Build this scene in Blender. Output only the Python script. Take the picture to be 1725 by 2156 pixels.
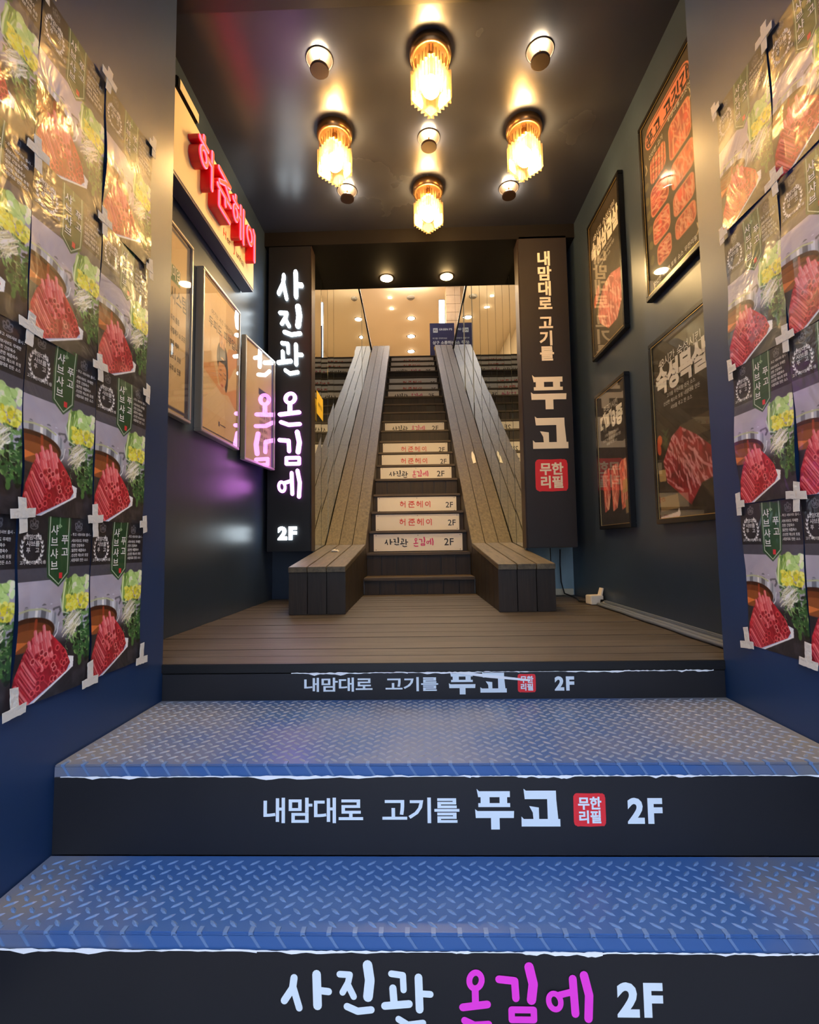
import bpy, bmesh, math, random
import numpy as np
from mathutils import Matrix, Vector

# ------------------------------------------------------------------ scene, camera, light
for o in list(bpy.data.objects):
    bpy.data.objects.remove(o, do_unlink=True)
SC = bpy.context.scene
COL = SC.collection
random.seed(7)
R = math.radians


def make_camera(pitch=4.0, yaw=1.4, roll=0.82, f_px=1000.0, loc=(0, 0, 0.374)):
    cd = bpy.data.cameras.new('camera')
    cd.sensor_fit = 'VERTICAL'
    cd.sensor_height = 36.0
    cd.lens = 36.0 * f_px / 2156.0
    cd.clip_start = 0.02
    cam = bpy.data.objects.new('camera', cd)
    COL.objects.link(cam)
    m = Matrix.Rotation(R(yaw), 4, 'Z') @ Matrix.Rotation(R(90 + pitch), 4, 'X') @ Matrix.Rotation(R(-roll), 4, 'Z')
    cam.matrix_world = Matrix.Translation(loc) @ m
    SC.camera = cam


make_camera()

w = bpy.data.worlds.new('world')
SC.world = w
w.use_nodes = True
WB = w.node_tree.nodes['Background']
WB.inputs[0].default_value = (0.72, 0.82, 1.0, 1)     # flat overcast daylight over the street
WB.inputs[1].default_value = 6.5

SC.view_settings.view_transform = 'Standard'
SC.view_settings.look = 'None'
SC.view_settings.gamma = 1.0
SC.view_settings.use_curve_mapping = False
SC.view_settings.exposure = 1.0
try:
    SC.cycles.use_denoising = True
    SC.cycles.max_bounces = 14
    SC.cycles.glossy_bounces = 8
    SC.cycles.transparent_max_bounces = 24
    SC.cycles.sample_clamp_indirect = 6.0
except Exception:
    pass


# ------------------------------------------------------------------ materials
def lin(c):
    c = c / 255.0
    return c / 12.92 if c <= 0.04045 else ((c + 0.055) / 1.055) ** 2.4


def rgb(c):
    return (lin(c[0]), lin(c[1]), lin(c[2]), 1.0)


def base_mat(name):
    m = bpy.data.materials.new(name)
    m.use_nodes = True
    nt = m.node_tree
    return m, nt, nt.nodes['Principled BSDF']


def node(nt, typ, **kw):
    n = nt.nodes.new(typ)
    for k, v in kw.items():
        if k.startswith('i_'):
            n.inputs[k[2:].replace('_', ' ')].default_value = v
        else:
            setattr(n, k, v)
    return n


def M(name, col, rough=0.5, metal=0.0, var=0.0, vscale=6.0, bump=0.0, bscale=40.0, stretch=(1, 1, 1), spec=0.5, coat=0.0, rvar=0.0):
    """plain painted / coated surface with optional procedural tone variation and relief"""
    m, nt, p = base_mat(name)
    p.inputs['Base Color'].default_value = rgb(col)
    p.inputs['Roughness'].default_value = rough
    p.inputs['Metallic'].default_value = metal
    p.inputs['Specular IOR Level'].default_value = spec
    p.inputs['Coat Weight'].default_value = coat
    p.inputs['Coat Roughness'].default_value = 0.06
    if var or bump or rvar:
        tc = node(nt, 'ShaderNodeTexCoord')
        mp = node(nt, 'ShaderNodeMapping')
        mp.inputs['Scale'].default_value = stretch
        nt.links.new(tc.outputs['Object'], mp.inputs[0])
        if var or rvar:
            n = node(nt, 'ShaderNodeTexNoise')
            n.inputs['Scale'].default_value = vscale
            n.inputs['Detail'].default_value = 5
            nt.links.new(mp.outputs[0], n.inputs['Vector'])
        if var:
            mx = node(nt, 'ShaderNodeMix', data_type='RGBA')
            c = rgb(col)
            mx.inputs[6].default_value = tuple(max(0, v * (1 - var)) for v in c[:3]) + (1,)
            mx.inputs[7].default_value = tuple(min(1, v * (1 + var) + .01 * var) for v in c[:3]) + (1,)
            nt.links.new(n.outputs['Fac'], mx.inputs[0])
            nt.links.new(mx.outputs[2], p.inputs['Base Color'])
        if rvar:
            mr = node(nt, 'ShaderNodeMapRange')
            mr.inputs[1].default_value = .3
            mr.inputs[2].default_value = .7
            mr.inputs[3].default_value = max(.02, rough - rvar)
            mr.inputs[4].default_value = rough + rvar
            nt.links.new(n.outputs['Fac'], mr.inputs[0])
            nt.links.new(mr.outputs[0], p.inputs['Roughness'])
        if bump:
            nb = node(nt, 'ShaderNodeTexNoise')
            nb.inputs['Scale'].default_value = bscale
            nb.inputs['Detail'].default_value = 4
            nt.links.new(mp.outputs[0], nb.inputs['Vector'])
            b = node(nt, 'ShaderNodeBump')
            b.inputs['Strength'].default_value = bump
            b.inputs['Distance'].default_value = 0.01
            nt.links.new(nb.outputs['Fac'], b.inputs['Height'])
            nt.links.new(b.outputs[0], p.inputs['Normal'])
    return m


def EM(name, col, strength, base=(240, 240, 240)):
    m, nt, p = base_mat(name)
    p.inputs['Base Color'].default_value = rgb(base)
    p.inputs['Emission Color'].default_value = rgb(col)
    p.inputs['Emission Strength'].default_value = strength
    return m


def WOOD(name, dark, light, axis='X', rough=0.55, rand=0.35):
    """weathered boards: grain stretched along one axis, tone differing board by board"""
    m, nt, p = base_mat(name)
    tc = node(nt, 'ShaderNodeTexCoord')
    oi = node(nt, 'ShaderNodeObjectInfo')
    mp = node(nt, 'ShaderNodeMapping')
    s = {'X': (1.6, 26, 26), 'Y': (26, 1.6, 26), 'Z': (26, 26, 1.6)}[axis]
    mp.inputs['Scale'].default_value = s
    nt.links.new(tc.outputs['Object'], mp.inputs[0])
    ml = node(nt, 'ShaderNodeMath', operation='MULTIPLY')
    ml.inputs[1].default_value = 37.0
    nt.links.new(oi.outputs['Random'], ml.inputs[0])
    n = node(nt, 'ShaderNodeTexNoise', noise_dimensions='4D')
    n.inputs['Scale'].default_value = 2.2
    n.inputs['Detail'].default_value = 8
    n.inputs['Roughness'].default_value = 0.65
    nt.links.new(mp.outputs[0], n.inputs['Vector'])
    nt.links.new(ml.outputs[0], n.inputs['W'])
    ramp = node(nt, 'ShaderNodeValToRGB')
    ramp.color_ramp.elements[0].position = 0.3
    ramp.color_ramp.elements[1].position = 0.72
    ramp.color_ramp.elements[0].color = rgb(dark)
    ramp.color_ramp.elements[1].color = rgb(light)
    nt.links.new(n.outputs['Fac'], ramp.inputs[0])
    hs = node(nt, 'ShaderNodeHueSaturation')
    mr = node(nt, 'ShaderNodeMapRange')
    mr.inputs[3].default_value = 1 - rand
    mr.inputs[4].default_value = 1 + rand
    nt.links.new(oi.outputs['Random'], mr.inputs[0])
    nt.links.new(mr.outputs[0], hs.inputs['Value'])
    nt.links.new(ramp.outputs[0], hs.inputs['Color'])
    nt.links.new(hs.outputs[0], p.inputs['Base Color'])
    p.inputs['Roughness'].default_value = rough
    b = node(nt, 'ShaderNodeBump')
    b.inputs['Strength'].default_value = 0.35
    b.inputs['Distance'].default_value = 0.004
    nt.links.new(n.outputs['Fac'], b.inputs['Height'])
    nt.links.new(b.outputs[0], p.inputs['Normal'])
    return m


def STEEL_PLATE(name, lo=.42):  # a low lo greys the whole plate, beyond the dust at the sides
    """blue painted checker plate, trodden grey dust gathered towards the side walls"""
    m, nt, p = base_mat(name)
    tc = node(nt, 'ShaderNodeTexCoord')
    n = node(nt, 'ShaderNodeTexNoise')
    n.inputs['Scale'].default_value = 5
    n.inputs['Detail'].default_value = 7
    nt.links.new(tc.outputs['Object'], n.inputs['Vector'])
    sp = node(nt, 'ShaderNodeSeparateXYZ')
    nt.links.new(tc.outputs['Object'], sp.inputs[0])
    ab = node(nt, 'ShaderNodeMath', operation='ABSOLUTE')
    nt.links.new(sp.outputs['X'], ab.inputs[0])
    ed = node(nt, 'ShaderNodeMapRange')
    ed.inputs[1].default_value = .45
    ed.inputs[2].default_value = .95
    ed.inputs[3].default_value = -.25
    ed.inputs[4].default_value = .42
    nt.links.new(ab.outputs[0], ed.inputs[0])
    ad = node(nt, 'ShaderNodeMath', operation='ADD')
    nt.links.new(ed.outputs[0], ad.inputs[0])
    nt.links.new(n.outputs['Fac'], ad.inputs[1])
    dm = node(nt, 'ShaderNodeMapRange')
    dm.inputs[1].default_value = lo
    dm.inputs[2].default_value = .95
    nt.links.new(ad.outputs[0], dm.inputs[0])
    mx = node(nt, 'ShaderNodeMix', data_type='RGBA')
    mx.inputs[6].default_value = rgb((56, 92, 148))
    mx.inputs[7].default_value = rgb((120, 116, 112))
    nt.links.new(dm.outputs[0], mx.inputs[0])
    nt.links.new(mx.outputs[2], p.inputs['Base Color'])
    rr = node(nt, 'ShaderNodeMapRange')
    rr.inputs[3].default_value = .30
    rr.inputs[4].default_value = .62
    nt.links.new(dm.outputs[0], rr.inputs[0])
    nt.links.new(rr.outputs[0], p.inputs['Roughness'])
    return m


def PRINT(name, rough=0.4, wrinkle=0.0, coat=0.0, wscale=14.0):
    """flat colour print on paper; the ink is stored on the sheet as a colour attribute"""
    m, nt, p = base_mat(name)
    a = node(nt, 'ShaderNodeVertexColor', layer_name='ink')
    nt.links.new(a.outputs[0], p.inputs['Base Color'])
    p.inputs['Roughness'].default_value = rough
    p.inputs['Coat Weight'].default_value = coat
    p.inputs['Coat Roughness'].default_value = 0.12
    if wrinkle:
        tc = node(nt, 'ShaderNodeTexCoord')
        oi = node(nt, 'ShaderNodeObjectInfo')
        ml = node(nt, 'ShaderNodeMath', operation='MULTIPLY')
        ml.inputs[1].default_value = 50.0
        nt.links.new(oi.outputs['Random'], ml.inputs[0])
        n = node(nt, 'ShaderNodeTexNoise', noise_dimensions='4D')
        n.inputs['Scale'].default_value = wscale
        n.inputs['Detail'].default_value = 3
        n.inputs['Distortion'].default_value = 1.2
        nt.links.new(tc.outputs['Object'], n.inputs['Vector'])
        nt.links.new(ml.outputs[0], n.inputs['W'])
        b = node(nt, 'ShaderNodeBump')
        b.inputs['Strength'].default_value = wrinkle
        b.inputs['Distance'].default_value = 0.02
        nt.links.new(n.outputs['Fac'], b.inputs['Height'])
        nt.links.new(b.outputs[0], p.inputs['Normal'])
        nt.links.new(b.outputs[0], p.inputs['Coat Normal'])
    return m


def PANE(name, tint=(1, 1, 1), gloss=0.02, ior=1.5):
    m = bpy.data.materials.new(name)
    m.use_nodes = True
    nt = m.node_tree
    nt.nodes.remove(nt.nodes['Principled BSDF'])
    out = nt.nodes['Material Output']
    t = node(nt, 'ShaderNodeBsdfTransparent')
    t.inputs[0].default_value = tuple(tint) + (1,)
    g = node(nt, 'ShaderNodeBsdfGlossy')
    g.inputs['Roughness'].default_value = gloss
    lw = node(nt, 'ShaderNodeLayerWeight')
    lw.inputs[0].default_value = .5
    pw = node(nt, 'ShaderNodeMath', operation='POWER')
    pw.inputs[1].default_value = 4.0
    nt.links.new(lw.outputs['Facing'], pw.inputs[0])
    fr = node(nt, 'ShaderNodeMapRange')
    fr.inputs[3].default_value = .035
    fr.inputs[4].default_value = .9
    nt.links.new(pw.outputs[0], fr.inputs[0])
    mx = node(nt, 'ShaderNodeMixShader')
    nt.links.new(fr.outputs[0], mx.inputs[0])
    nt.links.new(t.outputs[0], mx.inputs[1])
    nt.links.new(g.outputs[0], mx.inputs[2])
    nt.links.new(mx.outputs[0], out.inputs[0])
    return m


def MIRROR(name):
    m = bpy.data.materials.new(name)
    m.use_nodes = True
    nt = m.node_tree
    nt.nodes.remove(nt.nodes['Principled BSDF'])
    g = node(nt, 'ShaderNodeBsdfGlossy')
    g.inputs['Roughness'].default_value = 0.0
    g.inputs[0].default_value = (.80, .84, .80, 1)
    nt.links.new(g.outputs[0], nt.nodes['Material Output'].inputs[0])
    return m


MT = dict(
    navy=M('navy_wall_paint', (34, 58, 98), .38, var=.22, vscale=2.2, bump=.06, bscale=6, rvar=.03),
    slate=M('dark_slate_wall_paint', (46, 59, 76), .32, var=.22, vscale=2.6, bump=.12, bscale=5, rvar=.03),
    ceil=M('dark_gloss_ceiling_paint', (50, 52, 60), .26, var=.12, vscale=1.6, bump=.06, bscale=4, rvar=.02),
    black=M('matt_black_vinyl', (23, 23, 28), .45, var=.18, vscale=3, rvar=.04),
    blackbox=M('black_sign_cabinet', (15, 15, 17), .42, var=.1, vscale=4),
    brownbox=M('dark_brown_sign_cabinet', (35, 29, 28), .5, var=.1, vscale=3),
    soffit=M('dark_brown_soffit', (15, 12, 11), .7, var=.2, vscale=3, spec=.15),
    white=M('white_vinyl_lettering', (214, 226, 236), .4),
    tornw=M('torn_white_paper', (232, 234, 240), .7),
    magenta=M('magenta_vinyl_lettering', (232, 60, 208), .4),
    red=M('red_vinyl_stamp', (222, 44, 52), .45),
    cream=M('cream_sign_board', (226, 214, 182), .5, var=.06, vscale=3),
    creamletter=M('cream_cut_lettering', (240, 228, 204), .45),
    signboard=M('white_acrylic_stair_sign', (228, 222, 212), .35, var=.08, vscale=5),
    inkblack=M('black_print', (24, 22, 22), .4),
    inkred=M('red_print', (206, 62, 44), .4),
    inkpink=M('crimson_print', (204, 48, 112), .4),
    screw=M('steel_screw', (120, 116, 110), .35, metal=1),
    redside=M('red_channel_letter_side', (208, 28, 34), .35),
    greymetal=M('grey_metal_edge', (92, 92, 100), .4, metal=.6),
    alu=M('aluminium_frame', (190, 186, 176), .35, metal=.7),
    blackframe=M('black_lacquered_frame', (18, 17, 17), .25),
    goldline=M('gold_frame_edge', (198, 168, 108), .3, metal=.8),
    bronze=M('brushed_bronze', (128, 96, 62), .3, metal=.9),
    darkbronze=M('dark_bronze_disc', (50, 36, 30), .4, metal=.4),
    palemetal=M('pale_gold_plate', (46, 37, 28), .42, metal=.2),
    deck=WOOD('weathered_deck_board', (48, 43, 38), (92, 83, 73), 'X', .5, .16),
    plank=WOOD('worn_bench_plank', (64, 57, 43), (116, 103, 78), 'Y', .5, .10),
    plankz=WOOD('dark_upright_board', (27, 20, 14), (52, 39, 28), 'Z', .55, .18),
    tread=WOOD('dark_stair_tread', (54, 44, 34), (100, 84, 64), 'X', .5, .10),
    steel=STEEL_PLATE('blue_checker_plate'),
    steel_dust_sheen=STEEL_PLATE('dusty_blue_checker_plate', .12),  # overall grey imitates reflected interior light, besides the dust at the sides
    lugsheen=M('dusty_blue_checker_lug', (126, 134, 150), .36, var=.2, vscale=9),  # lugs greyed to match, reflected interior light put into the colour
    lug=M('worn_blue_checker_lug', (96, 124, 168), .3, var=.2, vscale=9),
    mirror=MIRROR('silver_mirror'),
    seam=M('mirror_seam_black', (10, 10, 10), .4),
    paleblue=M('pale_blue_old_paint', (150, 178, 188), .6, var=.25, vscale=5, stretch=(3, 3, .6)),
    beige=M('warm_beige_plaster', (232, 220, 200), .6),
    beigewall=M('glossy_beige_panel', (206, 190, 164), .2),
    tile=M('stone_wall_tile', (188, 164, 128), .5, var=.2, vscale=7),
    concrete=M('pavement_concrete', (122, 122, 124), .8, var=.25, vscale=5),
    tape=M('white_masking_tape', (222, 220, 212), .55, bump=.3, bscale=90),
    paper=PRINT('gloss_print_sheet', .36, .22, .35, 8.5),
    poster=PRINT('framed_print', .5),
    sheetback=M('poster_sheet_text_ink', (232, 234, 232), .4),
    glass=PANE('poster_glass'),
    crystal=None,
    bulb=EM('warm_bulb', (255, 210, 140), 270.0),
    uplight=EM('warm_led_disc', (255, 228, 186), 80.0),
    down=EM('warm_downlight', (255, 212, 142), 300.0),
    hall=EM('hall_downlight', (255, 228, 190), 150.0),
    cool=EM('cool_fill_tube', (236, 234, 248), 150.0),
    neonw=EM('white_lit_acrylic', (226, 244, 255), 6.0),
    neonp=EM('pink_lit_acrylic', (236, 130, 255), 3.6),
    glowred=EM('red_lit_acrylic', (255, 52, 36), 1.1, (255, 70, 50)),
    glowpink=EM('pink_lit_rim', (255, 90, 130), 1.3, (255, 120, 150)),
    lightbox=EM('cool_lit_panel', (200, 226, 255), 4.0),
    yellow=M('yellow_notice', (232, 196, 40), .5),
    bluebanner=M('navy_banner_fabric', (42, 46, 92), .6),
    plastic=M('ivory_plastic', (222, 214, 198), .45),
    cable=M('black_cable', (14, 14, 15), .45),
    conduit=M('grey_blue_conduit', (96, 106, 122), .5, var=.2, vscale=12),
    detector=M('grey_detector', (120, 116, 112), .6),
    green=M('green_print', (60, 110, 84), .5),
    inkgrey=M('grey_print', (70, 66, 70), .5),
    inknavy=M('navy_print', (52, 58, 96), .5),
    tissue=M('crumpled_tissue', (236, 230, 216), .8),
)


def crystal_mat():
    m = bpy.data.materials.new('crystal_prism')
    m.use_nodes = True
    nt = m.node_tree
    nt.nodes.remove(nt.nodes['Principled BSDF'])
    t = node(nt, 'ShaderNodeBsdfTransparent')
    t.inputs[0].default_value = (1, .98, .93, 1)
    g = node(nt, 'ShaderNodeBsdfGlossy')
    g.inputs[0].default_value = (1, .97, .88, 1)
    g.inputs['Roughness'].default_value = .12
    tr = node(nt, 'ShaderNodeBsdfTranslucent')
    tr.inputs[0].default_value = (1, .88, .62, 1)
    lw = node(nt, 'ShaderNodeLayerWeight')
    lw.inputs[0].default_value = .28
    a = node(nt, 'ShaderNodeMixShader')
    b = node(nt, 'ShaderNodeMixShader')
    ec = node(nt, 'ShaderNodeMix', data_type='RGBA')
    ec.inputs[6].default_value = (1, .98, .93, 1)
    ec.inputs[7].default_value = (.55, .38, .14, 1)
    le = node(nt, 'ShaderNodeLayerWeight')
    le.inputs[0].default_value = .55
    nt.links.new(le.outputs['Facing'], ec.inputs[0])
    nt.links.new(ec.outputs[2], t.inputs[0])
    nt.links.new(lw.outputs['Facing'], a.inputs[0])
    nt.links.new(t.outputs[0], a.inputs[1])
    nt.links.new(g.outputs[0], a.inputs[2])
    b.inputs[0].default_value = .05
    nt.links.new(a.outputs[0], b.inputs[1])
    nt.links.new(tr.outputs[0], b.inputs[2])
    nt.links.new(b.outputs[0], nt.nodes['Material Output'].inputs[0])
    return m


MT['crystal'] = crystal_mat()


# ------------------------------------------------------------------ mesh helpers
class MB:
    """collects shapes; build() links them as ONE mesh object"""

    def __init__(self):
        self.v, self.f, self.mi = [], [], []

    def add(self, v, f, mi=0):
        o = len(self.v)
        self.v += [tuple(p) for p in v]
        for q in f:
            self.f.append([i + o for i in q])
            self.mi.append(mi)
        return self

    def box(self, x0, x1, y0, y1, z0, z1, mi=0):
        v = [(x, y, z) for x in (x0, x1) for y in (y0, y1) for z in (z0, z1)]
        f = [(0, 1, 3, 2), (4, 6, 7, 5), (0, 4, 5, 1), (2, 3, 7, 6), (0, 2, 6, 4), (1, 5, 7, 3)]
        return self.add(v, f, mi)

    def prism(self, poly, a0, a1, axis, mi=0):
        """polygon in the plane across `axis`, pushed from a0 to a1"""
        def P(p, a):
            return {'x': (a, p[0], p[1]), 'y': (p[0], a, p[1]), 'z': (p[0], p[1], a)}[axis]
        n = len(poly)
        v = [P(p, a0) for p in poly] + [P(p, a1) for p in poly]
        f = [list(range(n))[::-1], list(range(n, 2 * n))]
        f += [(i, (i + 1) % n, n + (i + 1) % n, n + i) for i in range(n)]
        return self.add(v, f, mi)

    def lathe(self, prof, n=24, c=(0, 0, 0), mi=0):
        v, f = [], []
        for r, z in prof:
            for i in range(n):
                a = 2 * math.pi * i / n
                v.append((c[0] + r * math.cos(a), c[1] + r * math.sin(a), c[2] + z))
        for k in range(len(prof) - 1):
            for i in range(n):
                j = (i + 1) % n
                f.append((k * n + i, k * n + j, (k + 1) * n + j, (k + 1) * n + i))
        f.append(list(range(n))[::-1])
        f.append([(len(prof) - 1) * n + i for i in range(n)])
        return self.add(v, f, mi)

    def tube(self, pts, r, n=8, mi=0):
        pts = [Vector(p) for p in pts]
        v, f = [], []
        for i, p in enumerate(pts):
            d = (pts[min(i + 1, len(pts) - 1)] - pts[max(i - 1, 0)]).normalized()
            a = Vector((0, 0, 1)) if abs(d.z) < .9 else Vector((1, 0, 0))
            u = d.cross(a).normalized()
            q = d.cross(u)
            for k in range(n):
                t = 2 * math.pi * k / n
                v.append(p + (u * math.cos(t) + q * math.sin(t)) * r)
        for i in range(len(pts) - 1):
            for k in range(n):
                l = (k + 1) % n
                f.append((i * n + k, i * n + l, (i + 1) * n + l, (i + 1) * n + k))
        f.append(list(range(n)))
        f.append([(len(pts) - 1) * n + k for k in range(n)][::-1])
        return self.add(v, f, mi)

    def mesh(self, name, bevel=0.0, smooth=False):
        me = bpy.data.meshes.new(name)
        me.from_pydata(self.v, [], self.f)
        if bevel or True:
            bm = bmesh.new()
            bm.from_mesh(me)
            if bevel:
                bmesh.ops.bevel(bm, geom=list(bm.edges), offset=bevel, segments=2, affect='EDGES', clamp_overlap=True)
            else:
                for i, p in enumerate(bm.faces):
                    p.material_index = self.mi[i] if i < len(self.mi) else 0
            bmesh.ops.recalc_face_normals(bm, faces=bm.faces)
            bm.to_mesh(me)
            bm.free()
        if smooth:
            for p in me.polygons:
                p.use_smooth = True
        return me

    def build(self, name, mats, parent=None, bevel=0.0, smooth=False, loc=None, rotz=0.0):
        return link(name, self.mesh(name, bevel, smooth), mats, parent, loc, rotz)


def link(name, me, mats, parent=None, loc=None, rotz=0.0):
    if mats is not None and not len(me.materials):
        for q in (mats if isinstance(mats, (list, tuple)) else [mats]):
            me.materials.append(MT[q] if isinstance(q, str) else q)
    o = bpy.data.objects.new(name, me)
    COL.objects.link(o)
    if parent is not None:
        o.parent = parent
    if loc is not None:
        o.location = loc
    o.rotation_euler = (0, 0, rotz)
    return o


def tag(o, label=None, cat=None, group=None, kind=None):
    if label:
        o['label'] = label
    if cat:
        o['category'] = cat
    if group:
        o['group'] = group
    if kind:
        o['kind'] = kind
    return o


def thing(name, label, cat, loc=(0, 0, 0), rotz=0.0, group=None):
    o = bpy.data.objects.new(name, None)
    o.empty_display_size = 0.05
    COL.objects.link(o)
    o.location = loc
    o.rotation_euler = (0, 0, rotz)
    return tag(o, label, cat, group)


def copy_tree(o, parent=None):
    c = o.copy()
    COL.objects.link(c)
    c.parent = parent
    for ch in list(o.children):
        copy_tree(ch, c)
    return c


def struct(name, mb, mat, label, cat='wall', bevel=0.0):
    return tag(mb.build(name, mat, bevel=bevel), label, cat, kind='structure')


def box(x0, x1, y0, y1, z0, z1):
    return MB().box(x0, x1, y0, y1, z0, z1)


# ------------------------------------------------------------------ lettering (flat shapes in a 2-D plane)
_gl = {}
_fc = bpy.data.curves.new('type', 'FONT')
_fc.size = 1.0
_fc.resolution_u = 3
_fo = bpy.data.objects.new('type', _fc)


def glyph(ch, bold):
    k = (ch, bold)
    if k not in _gl:
        _fc.body = ch
        _fc.offset = bold
        me = _fo.to_mesh()
        v = [(p.co.x, p.co.y) for p in me.vertices]
        f = [list(p.vertices) for p in me.polygons]
        _fo.to_mesh_clear()
        _gl[k] = (v, f)
    return _gl[k]


def text2(s, size=1.0, bold=0.0, align='c', track=0.0, sx=1.0):
    """line of type: vertices (x, y) with the baseline at 0, and faces"""
    V, F, x = [], [], 0.0
    for ch in s:
        if ch == ' ':
            x += .34
            continue
        v, f = glyph(ch, bold)
        if not v:
            continue
        lo = min(p[0] for p in v)
        hi = max(p[0] for p in v)
        wide = ord(ch) > 0x1100
        adv = .93 if wide else hi - lo + .085
        dx = x + (0 if wide else -lo)
        o = len(V)
        V += [((p[0] + dx) * sx * size, p[1] * size) for p in v]
        F += [[i + o for i in q] for q in f]
        x += adv + track
    wd = x * sx * size
    sh = {'c': -wd / 2, 'l': 0.0, 'r': -wd}[align]
    return [(a + sh, b) for a, b in V], F


def merge2(*parts):
    """parts: (V, F, dx, dy)"""
    V, F = [], []
    for v, f, dx, dy in parts:
        o = len(V)
        V += [(q[0] + dx, q[1] + dy) for q in v]
        F += [[i + o for i in q] for q in f]
    return V, F


def stroke2(pts, wd, n=12):
    """brush stroke with round ends: list of polygons"""
    polys = []
    for i in range(len(pts) - 1):
        (x0, y0), (x1, y1) = pts[i], pts[i + 1]
        l = math.hypot(x1 - x0, y1 - y0) or 1e-9
        nx, ny = -(y1 - y0) / l * wd / 2, (x1 - x0) / l * wd / 2
        polys.append([(x0 + nx, y0 + ny), (x0 - nx, y0 - ny), (x1 - nx, y1 - ny), (x1 + nx, y1 + ny)])
    for (x, y) in pts:
        polys.append([(x + wd / 2 * math.cos(2 * math.pi * k / n), y + wd / 2 * math.sin(2 * math.pi * k / n)) for k in range(n)])
    return polys


def ring2(cx, cy, rx, ry, wd, rot=0.0, n=28):
    polys = []
    def P(a, d):
        x, y = (rx + d) * math.cos(a), (ry + d) * math.sin(a)
        return (cx + x * math.cos(rot) - y * math.sin(rot), cy + x * math.sin(rot) + y * math.cos(rot))
    for i in range(n):
        a, b = 2 * math.pi * i / n, 2 * math.pi * (i + 1) / n
        polys.append([P(a, -wd / 2), P(a, wd / 2), P(b, wd / 2), P(b, -wd / 2)])
    return polys


# hand-brushed syllables, drawn on a grid with y down (unit = 1/100)
BRUSH = {
    '사': ([([(52, 62), (46, 102), (12, 150)], 30), ([(49, 100), (74, 178)], 28), ([(146, 48), (150, 168)], 36), ([(158, 110), (196, 114)], 28)], [], 210),
    '진': ([([(14, 46), (56, 48), (49, 78), (26, 116)], 26), ([(49, 88), (72, 132)], 26), ([(130, 10), (139, 68), (131, 132)], 40), ([(44, 170), (88, 188), (144, 182)], 28)], [], 172),
    '관': ([([(38, 42), (86, 48), (88, 104)], 26), ([(44, 98), (48, 152)], 30), ([(10, 166), (110, 158)], 30), ([(150, 56), (153, 178)], 32), ([(160, 118), (198, 120)], 26), ([(66, 216), (104, 238), (166, 230)], 26)], [], 212),
    '온': ([([(62, 104), (62, 162)], 28), ([(10, 170), (110, 158)], 30), ([(16, 220), (56, 238), (114, 234)], 28)], [(64, 66, 25, 31, 24, .25)], 130),
    '김': ([([(12, 60), (76, 66), (79, 132)], 30), ([(136, 12), (151, 78), (142, 138)], 38), ([(60, 176), (150, 176), (150, 214), (60, 214), (60, 176)], 26)], [], 176),
    '에': ([([(62, 118), (112, 106)], 26), ([(118, 56), (124, 188)], 32), ([(164, 42), (182, 118), (176, 206)], 34)], [(42, 142, 24, 31, 22, -.3)], 205),
}
# thin rounded sign-writer syllables of the clinic, unit square with y up
ROUND = {
    '허': ([[(.04, .80), (.50, .80)], [(.27, .97), (.27, .82)], [(.50, .60), (.80, .60)], [(.80, .96), (.80, .02)]], [(.27, .48, .19, .21)]),
    '준': ([[(.10, .92), (.90, .92), (.55, .80), (.14, .62)], [(.52, .80), (.88, .62)], [(.03, .47), (.97, .47)], [(.58, .47), (.58, .28)], [(.14, .34), (.14, .03), (.90, .03)]], []),
    '헤': ([[(.02, .80), (.42, .80)], [(.22, .97), (.22, .82)], [(.42, .58), (.66, .58)], [(.66, .94), (.66, .02)], [(.92, .97), (.92, .0)]], [(.22, .48, .17, .20)]),
    '이': ([[(.70, .92), (.82, .84), (.82, .02)]], [(.33, .55, .24, .26)]),
}
# wedge-serif block letters of the meat restaurant (x right, y down)
BLOCK = {
    '푸': [[(8, 0), (18, 10), (148, 10), (148, 34), (14, 34)], [(24, 34), (62, 34), (62, 58), (24, 58)], [(104, 34), (136, 34), (136, 58), (104, 58)],
           [(14, 58), (148, 58), (148, 74), (14, 74)], [(0, 82), (10, 90), (164, 90), (162, 118), (2, 118)], [(66, 118), (102, 118), (102, 164), (66, 164)]],
    '고': [[(14, 0), (24, 8), (150, 8), (150, 42), (18, 42)], [(112, 42), (150, 42), (156, 122), (112, 122)], [(36, 70), (76, 76), (76, 122), (52, 122), (50, 96)],
           [(2, 112), (12, 122), (164, 122), (164, 152), (2, 152)]],
}


def polys2(polys):
    V, F = [], []
    for i, p in enumerate(polys):
        o = len(V)
        V += [(q[0], q[1], i * 1.5e-5) for q in p]      # each stroke a hair above the last
        F.append(list(range(o, o + len(p))))
    return V, F


def brush_line(s, h, thin=1.0, gap=18, vertical=False, pitch=0.0):
    """brush lettering; h is the height of the tallest syllable; centred on x"""
    k = h / 250.0
    polys, x = [], 0.0
    for i, ch in enumerate(s):
        if ch == ' ':
            x += 70
            continue
        st, rg, adv = BRUSH[ch]
        ox, oy = (x, 0) if not vertical else (-adv / 2, 0)
        for pts, wd in st:
            polys += [[((a + ox) * k, -(b + oy) * k) for a, b in q] for q in stroke2(pts, wd * thin)]
        for (cx, cy, rx, ry, wd, rot) in rg:
            polys += [[((a + ox) * k, -(b + oy) * k) for a, b in q] for q in ring2(cx, cy, rx, ry, wd * thin, rot)]
        x += adv + gap
    return polys2(polys), x * k


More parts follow.
